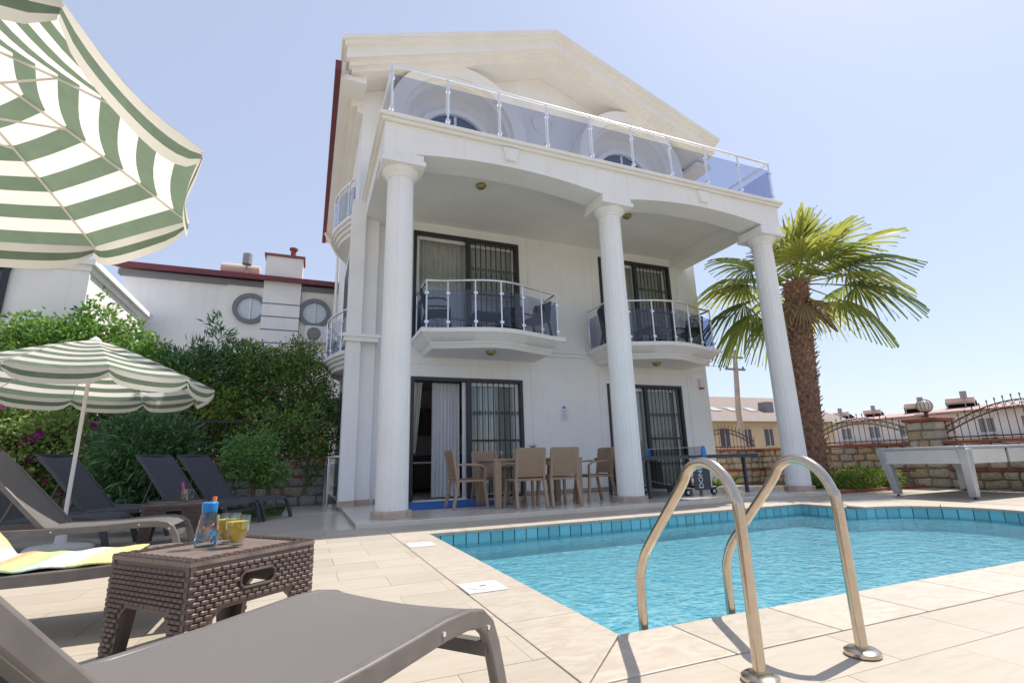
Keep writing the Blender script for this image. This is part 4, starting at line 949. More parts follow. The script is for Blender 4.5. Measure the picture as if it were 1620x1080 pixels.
# table tennis table
pp = thing('table_tennis_table', 'dark table tennis table with blue net posts under the portico', 'game table', (6.72, 8.1, PZ))
ppg = mat('slate_table_top', (.035, .05, .075), .5); ppf = mat('anthracite_metal', (.05, .06, .075), .45)
for sx in (-1, 1):
    b = MB(); b.bx(min(sx*.01, sx*1.37), max(sx*.01, sx*1.37), -.7625, .7625, .69, .715); b.obj('table_top', ppg, pp)
    b = MB(); x0, x1 = sorted((sx*.02, sx*1.36)); b.bx(x0, x1, -.755, -.73, .655, .69); b.bx(x0, x1, .73, .755, .655, .69); b.bx(sx*1.34-.012, sx*1.34+.012, -.73, .73, .655, .69); b.obj('apron', ppf, pp)
    for sy in (-.62, .62):
        b = MB(); b.bx(sx*1.12-.025, sx*1.12+.025, sy-.025, sy+.025, 0, .655); b.obj('leg', ppf, pp)
        b = MB(); b.tube([(sx*1.1, sy, .30), (sx*.32, sy, .12)], .012, 8); b.obj('brace', ppf, pp)
    b = MB(); b.bx(sx*.30-.02, sx*.30+.02, -.60, .60, .10, .14); b.obj('chassis_bar', ppf, pp)
    for sy in (-.62, .62):
        w_ = part('wheel', pp); w_.location = (sx*.30, sy, .065)
        b = MB(); T_ = Matrix.Rotation(PI/2, 4, 'X'); b.lathe([(.03, -.018), (.062, -.02), (.065, 0), (.062, .02), (.03, .018)], (0, 0, 0), 20, T_); b.obj('tyre', black_rubber, w_, True)
        b = MB(); b.lathe([(.001, -.021), (.032, -.021), (.032, .021), (.001, .021)], (0, 0, 0), 14, T_); b.obj('rim', alu_paint, w_)
for sy in (-1, 1):
    b = MB(); b.bx(-.20, .20, sy*.70-.02, sy*.70+.02, .10, .60); pn = b.obj('side_panel', ppf, pp, bevel=.03)
    b = MB(); b.tube([(0, sy*.60, .10), (0, sy*.60, .66)], .02, 8); b.obj('centre_post', ppf, pp)
fc = bpy.data.curves.new('panel_lettering', 'FONT'); fc.body = 'DONIC'; fc.size = .135; fc.extrude = .001; fc.align_x = 'CENTER'; fc.align_y = 'CENTER'
fc.materials.append(whiteplastic); ftmp = bpy.data.objects.new('tmp', fc); C.objects.link(ftmp); fme = bpy.data.meshes.new_from_object(ftmp); bpy.data.objects.remove(ftmp)
fo = bpy.data.objects.new('panel_lettering', fme); C.objects.link(fo); fo.parent = pp; fo.location = (-.06, -.7235, .35); fo.rotation_euler = (PI/2, R(-90), 0); fo['kind'] = 'stuff'
b = MB(); b.bx(.165, .185, -.722, -.7195, .14, .56); b.obj('panel_stripe', whiteplastic, pp)
for sy in (-1, 1): b = MB(); b.prism([(-.035, .68), (.035, .68), (.05, .76), (.02, .875), (-.02, .875), (-.05, .76)], lambda x, z: (x, sy*.80-.02, z), lambda x, z: (x, sy*.80+.02, z)); b.obj('net_post', blueplastic, pp, bevel=.006)
netm = glassy('net_mesh', (.55, .57, .62), .0)
b = MB(); b.add([(0, -.80, .72), (0, .80, .72), (0, .80, .86), (0, -.80, .86)], [(0, 1, 2, 3)]); b.obj('net', netm, pp)
b = MB(); b.tube([(0, -.80, .865), (0, 0, .855), (0, .80, .865)], .007, 6); b.obj('net_tape', whiteplastic, pp)

# billiard table at the right
bl = thing('billiard_table', 'outdoor billiard table with pale aprons and slanted grey legs', 'game table', (9.35, 4.62, 0))
apm = mat('pale_apron', (.62, .63, .62), .4, .05, 3); felt = mat('billiard_cloth', (.05, .16, .22), .9)
b = MB(); b.bx(.05, 2.2, .05, 1.22, .70, .755); b.obj('bed', felt, bl)
b = MB(); b.bx(-.02, 2.27, -.02, .08, .755, .80); b.bx(-.02, 2.27, 1.19, 1.29, .755, .80); b.bx(-.02, .08, .08, 1.19, .755, .80); b.bx(2.17, 2.27, .08, 1.19, .755, .80); b.obj('top_rail', alu_paint, bl, bevel=.012)
for (x0, x1, y0, y1) in ((.04, 1.08, .0, .03), (1.17, 2.21, .0, .03), (.04, 1.08, 1.24, 1.27), (1.17, 2.21, 1.24, 1.27), (0, .03, .05, 1.22), (2.22, 2.25, .05, 1.22)):
    b = MB(); b.bx(x0, x1, y0, y1, .53, .752); b.obj('apron', apm, bl, bevel=.006)
for x, y_, dx, dy in ((.03, .03, .12, .06), (2.22, .03, -.12, .06), (.03, 1.24, .12, -.06), (2.22, 1.24, -.12, -.06)):
    b = MB(); b.prism([(-.065, -.065), (.065, -.065), (.065, .065), (-.065, .065)], lambda u, v: (x+dx+u*.8, y_+dy+v*.8, .03), lambda u, v: (x+u*1.05, y_+v*1.05, .757)); b.obj('leg', alu_paint, bl, bevel=.012)
    b = MB(); b.lathe([(.03, 0), (.03, .012), (.012, .015), (.012, .032)], (x+dx, y_+dy, 0), 12); b.obj('levelling_foot', black_rubber, bl)

# ================================================================== GARDEN WALLS
def stone_variants(ms):
    out = []
    for k in range(9):
        b = MB(); v = []
        for sx in (-.5, .5):
            for sz in (-.5, .5):
                v.append((sx*random.uniform(.82, 1.04), sz*random.uniform(.76, 1.06)))
        q = [v[0], v[2], v[3], v[1]]
        pts = []
        for i in range(4):          # chamfered, slightly bulged outline
            a, c_ = Vector(q[i]), Vector(q[(i+1) % 4]); pts += [a.lerp(c_, .12), a.lerp(c_, .5)*random.uniform(.97, 1.04), a.lerp(c_, .88)]
        n_ = len(pts); front = [(p.x*.86, -.5+random.uniform(0, .12), p.y*.84) for p in pts]
        vs = [(p.x, -.15, p.y) for p in pts]+front+[(p.x, .5, p.y) for p in pts]+[(0, -.58, 0)]
        fs = [(i, (i+1) % n_, n_+(i+1) % n_, n_+i) for i in range(n_)]+[(2*n_+i, 2*n_+(i+1) % n_, (i+1) % n_, i) for i in range(n_)]+[(n_+i, n_+(i+1) % n_, 3*n_) for i in range(n_)]
        b.add(vs, fs); out.append(b.mesh('stone', ms[k % len(ms)]))
    return out
def garden_wall(label, p0, ang, length, h, ms, rows, band=None, group=None, thick=.34, w_avg=.28):
    t = thing('garden_wall', label, 'wall', (p0[0], p0[1], 0), ang)
    b = MB(); b.bx(0, length, .03, thick-.03, -.1, h-.02); b.obj('mortar_core', mortar, t)
    var = stone_variants(ms); z = 0; rh = (h-(.05 if band else 0))/rows
    for r_ in range(rows):
        if band and r_ == band:
            x = 0
            while x < length-.05:
                b = MB(); L = min(.42, length-x); b.bx(x+.004, x+L-.004, -.012, .05, z+.004, z+.046); b.obj('band_brick', brickred, t, bevel=.006); x += L
            z += .05
        x = 0
        while x < length-.02:
            w_ = min(random.uniform(.6, 1.45)*w_avg, length-x)
            if length-x-w_ < .1: w_ = length-x
            hh = rh
            o = bpy.data.objects.new('stone', random.choice(var)); C.objects.link(o); o.parent = t
            o.location = (x+w_/2, .04+random.uniform(-.012, .008), z+hh/2); o.scale = (w_*random.uniform(.94, 1.04)-.006, .11, hh*random.uniform(.84, 1.12)); o.rotation_euler = (0, R(random.uniform(-6, 6)), 0)
            x += w_
        z += rh
    x = 0; cmesh = MB(); cmesh.bx(-.5, .5, -.5, .5, 0, 1); cme = cmesh.mesh('coping_brick', brickred)
    while x < length-.02:
        L = min(.36, length-x); o = bpy.data.objects.new('coping_brick', cme); C.objects.link(o); o.parent = t
        o.location = (x+L/2, thick/2-.01, h); o.scale = (L-.006, thick+.08, .055+random.uniform(0, .006)); x += L
        bv = o.modifiers.new('b', 'BEVEL'); bv.width = .01
    return t
def pillar(label, x, y, h, ms, s=.56, lamp=False, ang=0):
    t = thing('wall_pillar', label, 'pillar', (x, y, 0), ang, group='stone pillars of the garden wall')
    b = MB(); b.bx(-s/2+.03, s/2-.03, -s/2+.03, s/2-.03, 0, h); b.obj('core', mortar, t)
    var = stone_variants(ms); rows = max(3, round(h/.2))
    for face in range(4):
        for r_ in range(rows):
            k = random.choice((2, 2, 3)); cut = sorted([0]+[(i+random.uniform(-.2, .2))/k for i in range(1, k)]+[1])
            for a, c_ in zip(cut[:-1], cut[1:]):
                o = bpy.data.objects.new('stone', random.choice(var)); C.objects.link(o); o.parent = t
                u = (a+c_)/2*s-s/2; o.scale = ((c_-a)*s-.008, .09, h/rows-.008)
                M4 = Matrix.Rotation(face*PI/2, 4, 'Z') @ Matrix.Translation((u, -s/2+.035, (r_+.5)*h/rows)); o.location = M4.translation; o.rotation_euler = (0, 0, face*PI/2)
    b = MB(); b.bx(-s/2-.05, s/2+.05, -s/2-.05, s/2+.05, h, h+.07); b.obj('cap', brickred, t, bevel=.015)
    return t
def globe_lamp(x, y, z, label):
    t = thing('globe_lamp', label, 'lamp', (x, y, z))
    b = MB(); b.lathe([(.05, 0), (.04, .03), (.035, .12), (.06, .14)], n=14); b.obj('stem', iron, t, True)
    b = MB(); b.lathe([(.02+.12*math.sin(a), .26-.12*math.cos(a)) for a in np.linspace(.1, PI, 12)], n=20); b.obj('globe', mat('opal_globe', (.72, .70, .62), .3, trans=.3), t, True)
    b = MB()
    for k in range(6):
        a = k*PI/6; b.tube([(.145*math.cos(a)*math.sin(q), .145*math.sin(a)*math.sin(q), .26-.145*math.cos(q)) for q in np.linspace(0, 2*PI, 25)], .005, 5)
    b.obj('cage', brown_iron, t)
def fence(label, p0, ang, length, zb, z_end, z_mid):
    t = thing('iron_fence', label, 'fence', (p0[0], p0[1], zb), ang, group='arched wrought-iron fence panels on the garden wall')
    top = lambda u: z_end+(z_mid-z_end)*math.sin(PI*u)-zb
    for off in (0, -.12):
        b = MB(); b.strap([(length*i/24, 0, top(i/24)+off) for i in range(25)], (0, 1, 0), .025, .02); b.obj('arched_rail', brown_iron, t)
    b = MB(); b.bx(0, length, -.012, .012, .05, .075); b.obj('bottom_rail', brown_iron, t)
    k = max(4, round(length/.13))
    for i in range(k+1):
        u = i/k; x = min(max(u*length, .008), length-.008); zt = top(u)+.07
        b = MB(); b.tube([(x, 0, 0), (x, 0, zt)], .0075, 5); b.tube([(x, 0, zt), (x, 0, zt+.02), (x, 0, zt+.06)], [.007, .016, .001], 5); b.obj('bar', brown_iron, t)
    b = MB()
    for i in range(k):
        u = (i+.5)/k; zc = top(u)-.06; b.tube([(u*length+.045*math.cos(a), 0, zc+.045*math.sin(a)) for a in np.linspace(0, 2*PI, 11)], .006, 4)
    b.obj('ring_ornament', brown_iron, t, kind='stuff')
GWX = 12.0
garden_wall('buff stone garden wall with red coping behind the billiard table', (GWX, 11.1), -PI/2, 13.0, .86, stone, 5, 2)
garden_wall('buff stone garden wall with red coping behind the table tennis table', (9.5, 10.75), 0, 2.5, .86, stone, 5, 2)
for y_, lb in ((6.56, 'square stone pillar carrying a caged globe lamp'), (3.4, 'square stone pillar of the garden wall beyond the billiard table'), (9.5, 'square stone pillar of the garden wall behind the palm')):
    pillar(lb, GWX+.17, y_, 1.33, stone)
globe_lamp(GWX+.17, 6.56, 1.40, 'caged globe lamp on top of a stone wall pillar')
fence('arched iron fence panel between the palm and the lamp pillar', (GWX+.17, 9.2), -PI/2, 2.34, .92, 1.18, 1.52)
fence('arched iron fence panel beside the billiard table, beyond the lamp pillar', (GWX+.17, 6.26), -PI/2, 2.56, .92, 1.2, 1.62)
fence('arched iron fence panel behind the table tennis table', (9.75, 10.92), 0, 2.2, .92, 1.12, 1.48)
garden_wall('grey stone garden wall with red coping behind the loungers', (-9.0, 11.45), 0, 9.4, .93, greystone[:2]+stone[:2], 5, None, w_avg=.3)
pillar('square grey stone pillar behind the parasol pole', -3.55, 11.3, 1.42, greystone, .42)
ft = thing('dark_fence', 'dark vertical-bar fence on the grey stone wall', 'fence', (-3.3, 11.62, .98))
for i in range(24): b = MB(); b.tube([(i*.11, 0, 0), (i*.11, 0, .75)], .012, 5); b.obj('bar', iron, ft)
b = MB(); b.bx(0, 2.53, -.015, .015, .7, .74); b.obj('rail', iron, ft)
# flower bed
b = MB(); b.bx(9.1, 11.95, 6.75, 8.9, -.05, .03); b.obj('flower_bed', soil, kind='structure')
ed = thing('bed_edging', 'red brick edging round the flower bed by the palm', 'edging', (9.1, 6.72, 0))
for i in range(9): b = MB(); b.bx(.05+i*.3, .34+i*.3, -.05, .05, -.03, .06); b.obj('brick', brickred, ed, bevel=.01)
def plant(name, label, cat, loc, lobes, n, ln, wd, mats, wts, per=14, spread=.12, jitter=.5, droop=.15, stems=None, group=None, flowers=None, shell=.4):
    t = thing(name, label, cat, loc, group=group)
    if stems:
        tr = MB()
        for path, r_ in stems: tr.tube(smooth_path(path, 3), [r_*(1-.75*i/(3*(len(path)-1))) for i in range(3*(len(path)-1)+1)], 7)
        tr.obj('trunk', bark, t, True)
    P, D = clumps(n, lobes, per, shell, spread); leaves('crown', P, D, ln, wd, mats, wts, t, droop, jitter)
    if flowers:
        m_, k, ln2, wd2 = flowers; P, D = clumps(k, lobes, 9, .85, spread*.5); leaves('flowers', P, D, ln2, wd2, [m_], [1], t, .1, .9, 'stuff')
    return t
BG = 'leafy plants in the flower bed'
for i, (x, y_, s_) in enumerate(((9.75, 7.0, .30), (10.25, 6.95, .34), (10.75, 6.95, .32), (11.2, 7.0, .28), (10.4, 7.35, .34), (11.0, 7.4, .3), (9.6, 7.4, .28))):
    plant('bedding_plant', ('light green bedding plant with violet flowers in the brick-edged bed' if i in (1, 4) else 'light green flowerless bedding plant in the brick-edged bed'), 'plant', (x, y_, .03), [((0, 0, s_*.45), (s_, s_*.9, s_*.6))], 420, .15, .035, L_bed, [2, 1], 10, .10, .6, .3, None, BG, (violet, 14, .04, .03) if i in (1, 4) else None, .2)
for x, y_, al in ((9.2, 9.7, 'low arching green agave beside the villa corner'), (9.9, 9.9, 'low arching green agave against the rear garden wall, away from the villa')):
    t = thing('agave', al, 'plant', (x, y_, 0), group='agaves by the rear wall')
    for k in range(14):
        a = k*2.4; l_ = random.uniform(.45, .6); e = random.uniform(.5, 1.1); b = MB()
        pts = [(l_*s_*math.cos(a)*math.cos(e), l_*s_*math.sin(a)*math.cos(e), l_*math.sin(e)*s_-.35*s_*s_*l_+.02) for s_ in (0, .3, .6, .85, 1)]
        b.strap(pts, (-math.sin(a), math.cos(a), 0), .05, .012); b.obj('leaf', L_bed[k % 2], t)
# palm
pm = thing('palm_tree', 'fan palm with shaggy brown trunk beside the portico', 'tree', (10.35, 7.98, 0))
def ctr(z): return Vector((.38*(max(float(z), 0)/4.5)**1.2, -.03*z/4.5, z))
b = MB(); zs = np.linspace(-.05, 4.75, 24); b.tube([ctr(max(z, 0))+Vector((0, 0, min(z, 0))) for z in zs], [.30-.04*min(1, z/1.2)+(.10*max(0, .5-z)) for z in zs], 18); b.obj('trunk', palmbark, pm, True)
b = MB()
for i in range(560):
    z = 4.7*(i/560)+random.uniform(-.03, .03)+.02; a = i*2.39996; c_ = ctr(z); r_ = .245-.04*min(1, z/1.2)+.10*max(0, .5-z)
    o_ = Vector((math.cos(a), math.sin(a), 0)); s_ = Vector((-math.sin(a), math.cos(a), 0)); l_ = random.uniform(.10, .19); p = c_+o_*r_
    out = o_*random.uniform(.4, .95)+Vector((0, 0, random.uniform(.3, .9))); out.normalize(); w_ = random.uniform(.045, .075)
    nrm = s_.cross(out)
    b.add([p-s_*w_, p+s_*w_, p+out*l_+s_*w_*.35, p+out*l_-s_*w_*.35, p-s_*w_*.8+nrm*.03, p+s_*w_*.8+nrm*.03, p+out*l_*.95+nrm*.012+s_*w_*.3, p+out*l_*.95+nrm*.012-s_*w_*.3], [(0, 1, 2, 3), (7, 6, 5, 4), (0, 4, 5, 1), (1, 5, 6, 2), (2, 6, 7, 3), (3, 7, 4, 0)])
b.obj('leaf_bases', palmboot, pm, kind='stuff')
top = ctr(4.72)
def frond(az, el, pet, blade, droop, mt):
    d = Vector((math.cos(az)*math.cos(el), math.sin(az)*math.cos(el), math.sin(el))); side = Vector((-math.sin(az), math.cos(az), 0)); upv = side.cross(d)*-1
    if upv.z < 0: upv = -upv
    b = MB(); pts = [top+d*(pet*s_)+Vector((0, 0, -.10*droop*(s_*pet)**2)) for s_ in (0, .35, .7, 1)]
    b.cur = 1; b.tube(pts, [.022, .018, .014, .012], 5); b.cur = 0
    base = pts[-1]; d2 = (pts[-1]-pts[-2]).normalized(); up2 = side.cross(d2)
    if up2.z < 0: up2 = -up2
    ns = 30
    for i in range(ns):
        f = (i+.5)/ns*2-1; th = f*R(112); L = blade*(1-.32*abs(f)**2)*random.uniform(.93, 1.05); dirn = d2*math.cos(th)+side*math.sin(th)
        wv = (side*math.cos(th)-d2*math.sin(th)); half = .5*L*R(112)*2/ns
        prev = None; ks = (0, .3, .58, .8, 1.0)
        rows_ = []
        for s_ in ks:
            hang = droop*(max(0, s_-.35)**1.7)*L*.95; p = base+dirn*(L*s_)+up2*(.16*blade*math.sin(PI*min(s_, .8))*(.3-abs(f)*.6))+Vector((0, 0, -hang))
            wd = half*min(s_, .58)/.58*.62 if s_ < .6 else half*.62*(1-s_)/.42*.9+.002
            z_ = up2*(.018*(1 if i % 2 else -1)*min(1, s_*2)); rows_.append((p-wv*wd*.8+z_, p+wv*wd*.8-z_))
        vs = [q for r_ in rows_ for q in r_]; b.add(vs, [(2*k, 2*k+1, 2*k+3, 2*k+2) for k in range(len(ks)-1)])
    b.obj('frond', [mt, frondm[1]], pm)
# (azimuth deg, elevation deg, droop); the view looks from (-9.9,-7.6)
for az, el, pet, bl_, dr in ((-40, 80, .8, 1.3, .2), (-30, 52, .95, 1.3, .3), (-10, 30, 1.05, 1.3, .5), (-52, 28, 1.15, 1.35, .5), (-62, 12, 1.15, 1.3, .75), (-80, 40, .95, 1.2, .45), (-105, 64, .8, 1.2, .3), (140, 66, .85, 1.2, .3), (132, 34, 1.1, 1.25, .6), (120, 14, 1.2, 1.3, .8),
                             (142, 14, 1.1, 1.25, .8), (128, -8, 1.2, 1.25, .9), (112, -20, 1.2, 1.2, 1.0), (100, 20, 1.1, 1.2, .7), (90, 45, 1.0, 1.1, .5), (60, 60, .9, 1.1, .4), (35, 35, 1.0, 1.15, .6), (60, 8, 1.1, 1.1, .8), (-25, 4, 1.2, 1.3, .85), (-45, -6, 1.2, 1.25, .95), (-75, 0, 1.05, 1.15, .95), (-95, 22, .95, 1.1, .8), (20, -10, 1.1, 1.1, 1.0), (135, -26, 1.1, 1.15, 1.1), (0, 62, .85, 1.2, .3), (-75, 70, .8, 1.2, .3), (-150, 72, .75, 1.1, .3), (-130, 35, .8, 1.0, .6), (-50, -28, 1.0, 1.0, 1.2), (80, -30, 1.0, 1.0, 1.2)):
    frond(R(az+random.uniform(-6, 6)), R(el), pet, bl_, dr, random.choice(frondm))

for az, el in ((150, -62), (-60, -58), (40, -66), (-120, -64), (95, -60)): frond(R(az), R(el), .55, .75, .6, strawm)
# ================================================================== PLANTS AT THE LEFT
plant('oleander', 'dark green oleander bush with long leaves behind the loungers', 'shrub', (-2.55, 10.4, 0), [((0, 0, 1.05), (.7, .55, .75)), ((.45, .1, .9), (.4, .5, .65)), ((-.3, 0, .6), (.45, .45, .55)), ((.3, -.1, .45), (.7, .45, .45))], 9000, .18, .032, L_ole, [3, 1], 16, .10, .45, .25, [([(0, 0, 0), (.1, 0, .6), (.3, 0, 1.3)], .04), ([(-.1, 0, 0), (-.4, .1, .7), (-.7, .1, 1.3)], .035)])
plant('oleander', 'tall oleander with upright leafy shoots over the stone wall', 'shrub', (-2.4, 12.5, 0), [((0, 0, 2.6), (.8, .6, .9)), ((.9, 0, 2.9), (.45, .4, .7)), ((.4, 0, 3.5), (.28, .25, .6)), ((1.2, 0, 2.3), (.6, .5, .6)), ((-.6, 0, 2.2), (.7, .5, .7))], 7500, .22, .036, L_ole, [2, 1], 16, .10, .4, .1, [([(0, 0, 0), (.1, 0, 1.2), (.4, 0, 3.2)], .05), ([(.1, 0, 0), (.6, 0, 1.5), (.95, 0, 3.0)], .04)])
plant('pomegranate_tree', 'broad pomegranate tree with red flowers against the villa corner', 'tree', (-.65, 12.6, 0), [((0, 0, 2.5), (1.2, .9, 1.0)), ((.7, -.2, 1.7), (.75, .7, .9)), ((-.9, -.2, 1.9), (.8, .7, .8)), ((.35, -.1, 3.2), (.7, .6, .5)), ((-.6, 0, 3.1), (.6, .6, .5)), ((.5, -.4, 1.0), (.7, .5, .55)), ((.62, -1.45, 1.45), (.5, .4, .6)), ((-.1, -1.4, 1.5), (.5, .4, .5)), ((.75, -1.5, .85), (.28, .3, .4))], 30000, .095, .036, L_pom, [4, 3, 1.6], 20, .10, .7, .2, [([(0, 0, 0), (-.15, 0, .8), (.1, 0, 1.6), (.2, 0, 2.6)], .09), ([(-.1, 0, .6), (-.6, -.1, 1.4), (-.9, 0, 2.2)], .06), ([(0, 0, .9), (.5, -.1, 1.6), (.8, -.1, 2.2)], .05)], flowers=(redflower, 110, .06, .035), shell=.3)
plant('small_olive_tree', 'small bushy tree with thin twin trunks standing on the lawn', 'tree', (-.85, 10.35, 0), [((-.05, 0, .85), (.38, .36, .28)), ((.32, 0, .68), (.28, .26, .2)), ((-.28, 0, 1.12), (.26, .26, .22)), ((.15, .1, 1.2), (.2, .2, .25)), ((-.42, -.1, .72), (.2, .2, .16))], 4200, .10, .026, [L_ole[1], L_pom[0], L_cit[0]], [1, 1, 1], 14, .11, .7, .25, [([(0, 0, 0), (.02, 0, .4), (-.05, 0, .9)], .045), ([(.22, 0, 0), (.25, 0, .4), (.2, 0, .8)], .03)], shell=.3)
plant('citrus_tree', 'glossy light green citrus tree in front of the left neighbour house', 'tree', (-4.6, 12.6, 0), [((0, 0, 3.0), (.9, .8, .9)), ((1.1, 0, 2.8), (.8, .7, .75)), ((.35, 0, 3.8), (.35, .35, .6)), ((1.0, 0, 3.5), (.4, .4, .5)), ((-.7, 0, 3.3), (.6, .6, .6)), ((2.0, 0, 2.5), (.7, .6, .6))], 14000, .125, .056, L_cit, [3, 2, 1], 16, .10, .6, .2, [([(0, 0, 0), (.1, 0, 1.4), (0, 0, 3.2)], .08), ([(.05, 0, 1.2), (.6, 0, 2.0), (1.2, 0, 3.0)], .05)])
plant('bougainvillea', 'bougainvillea with magenta bracts sprawling over the wall', 'shrub', (-4.55, 10.9, 0), [((0, 0, 1.5), (.8, .55, .6)), ((-.3, -.2, .95), (.9, .5, .55)), ((.7, 0, 1.2), (.6, .5, .55)), ((.9, .2, .8), (.7, .4, .4)), ((-.2, 0, 2.0), (.5, .4, .3))], 15000, .08, .05, L_bou, [3, 2], 18, .09, .8, .2, [([(0, 0, 0), (0, 0, .8), (.1, 0, 1.6)], .05)], flowers=(magenta, 1500, .07, .06), shell=.3)
plant('hedge_shrub', 'dense green hedge shrub behind the parasol, along the grey wall', 'shrub', (-3.1, 12.3, 0), [((0, 0, 1.6), (1.3, .6, .7)), ((-1.0, 0, 1.9), (.9, .6, .7)), ((.6, 0, 1.1), (1.0, .5, .6))], 16000, .095, .042, [L_bou[0], L_pom[1], L_cit[0]], [2, 2, 1], 18, .10, .7, .2, None, None, None, .3)
plant('yellow_green_shrub', 'yellow-green sunlit shrub beside the pomegranate tree', 'shrub', (-1.75, 12.2, 0), [((0, 0, 2.0), (.5, .45, .45)), ((.2, 0, 1.4), (.5, .45, .5))], 5000, .10, .04, [L_cit[1], L_pom[2]], [1, 1], 16, .08, .7, .2, None, None, None, .3)
for i, (x, y_, s_, lb) in enumerate(((14.2, 5.4, .6, 'low green shrub beyond the fence by the billiard table'), (14.0, 11.8, .55, 'low green shrub beyond the rear fence'), (13.6, 3.6, .5, 'small green shrub beyond the far fence end'))):
    plant('garden_shrub', lb, 'shrub', (x, y_, 0), [((0, 0, s_), (s_, s_, s_*.7))], 1500, .09, .035, L_cit, [2, 1, 1], 14, .08, .7, .2, None, None, None, .3)

# ================================================================== BUILDINGS AROUND
def window_block(parent, x, y, z, w, h, axis='x', m_=darkglass, fr=upvc):
    q = part('window', parent)
    def bx(a0, a1, d0, d1, z0, z1, m__, nm):
        b = MB()
        if axis == 'x': b.bx(a0, a1, y+d0, y+d1, z0, z1)
        else: b.bx(x+d0, x+d1, a0, a1, z0, z1)
        b.obj(nm, m__, q)
    c = x if axis == 'x' else y
    bx(c-w/2, c+w/2, -.02, .02, z, z+h, m_, 'pane'); e = .06
    bx(c-w/2-e, c+w/2+e, -.045, .015, z+h, z+h+e, fr, 'frame'); bx(c-w/2-e, c+w/2+e, -.06, .015, z-e, z, fr, 'sill'); bx(c-.025, c+.025, -.035, -.02, z, z+h, fr, 'mullion')
NY = 18.0
nh = thing('neighbour_house', 'white house with round windows and striped chimney behind the garden', 'house', (0, 0, 0))
b = MB(); b.bx(-5.6, 3.2, NY, NY+8, 0, 6.85); b.obj('wall', plaster, nh)
b = MB(); b.bx(-2.75, -1.62, NY-.10, NY+.01, 3.9, 6.80); b.bx(-.48, 3.2, NY-.10, NY+.01, 3.9, 6.80); b.obj('wall_panel', cream, nh)
greytrim = mat('grey_trim', (.20, .21, .23), .7)
b = MB(); b.bx(-5.7, -1.66, NY-.22, NY+.02, 6.70, 6.86); b.obj('grey_band', greytrim, nh)
for xa, xb, za, yy in ((-.5, 3.3, 6.70, .22), (-4.2, -1.66, 4.05, .16), (-.5, 3.3, 4.05, .16)): b = MB(); b.bx(xa, xb, NY-yy, NY+.02, za, za+.155); b.obj('grey_band', greytrim, nh)
b = MB(); b.prism([(NY-.45, 6.87), (NY+4, 7.9), (NY+8.4, 6.87), (NY+8.4, 6.99), (NY+4, 8.02), (NY-.45, 6.99)], lambda y_, z: (-5.8, y_, z), lambda y_, z: (3.4, y_, z)); b.obj('roof', tileroof, nh)
b = MB(); b.bx(-5.82, 3.42, NY-.5, NY-.4, 6.86, 7.02); b.obj('roof_edge', maroon, nh)
chm = part('chimney', nh)
b = MB(); b.bx(-1.66, -.50, NY-.26, NY+.5, 3.4, 7.82); b.obj('stack', plaster, chm)
for z in (4.3, 4.75, 5.2, 5.65, 6.1): b = MB(); b.bx(-1.665, -.495, NY-.266, NY-.255, z, z+.04); b.obj('groove', greytrim, chm)
b = MB(); b.bx(-1.72, -.44, NY-.32, NY+.56, 7.82, 7.90); b.obj('cap', tileroof, chm)
b = MB(); b.lathe([(.09, 0), (.09, .35), (.14, .36), (.14, .42)], (-.85, NY+.1, 7.9), 14); b.obj('flue', mat('rusty_flue', (.25, .08, .06), .7), chm, True)
for x, z in ((-2.02, 5.92), (-.02, 5.93)):
    w_ = part('round_window', nh); T_ = Matrix.Translation((x, NY-.09, z)) @ Matrix.Rotation(PI/2, 4, 'X')
    b = MB(); b.v = []; q_ = ring(x, z, .38, .52, NY-.2, NY-.08, 0, 2*PI, 40); b.v, b.f, b.mi = q_.v, q_.f[:-2], q_.mi[:-2]; b.obj('frame', greytrim, w_, True)
    b = MB(); b.lathe([(.001, .02), (.38, .02), (.38, .03), (.001, .03)], (0, 0, 0), 32, T_); b.obj('pane', mat('pale_glass', (.6, .66, .72), .1), w_)
    b = MB(); b.bx(x-.02, x+.02, NY-.16, NY-.13, z-.38, z+.38); b.obj('glazing_bar', upvc, w_)
ac = thing('air_conditioner', 'white outdoor air conditioner unit on the neighbour house wall', 'air conditioner', (.12, NY-.12, 4.85))
b = MB(); b.bx(-.4, .4, -.32, 0, 0, .56); b.obj('casing', whiteplastic, ac, bevel=.02)
T_ = Matrix.Translation((-.12, -.325, .28)) @ Matrix.Rotation(PI/2, 4, 'X'); b = MB(); b.lathe([(.001, .004), (.2, .004), (.21, .014), (.22, .002)], (0, 0, 0), 24, T_); b.obj('fan_grille', mat('dark_grille', (.22, .22, .23), .6), ac, True)
b = MB(); b.bx(-.38, -.33, -.34, .02, -.05, 0); b.bx(.33, .38, -.34, .02, -.05, 0); b.obj('bracket', greytrim, ac)
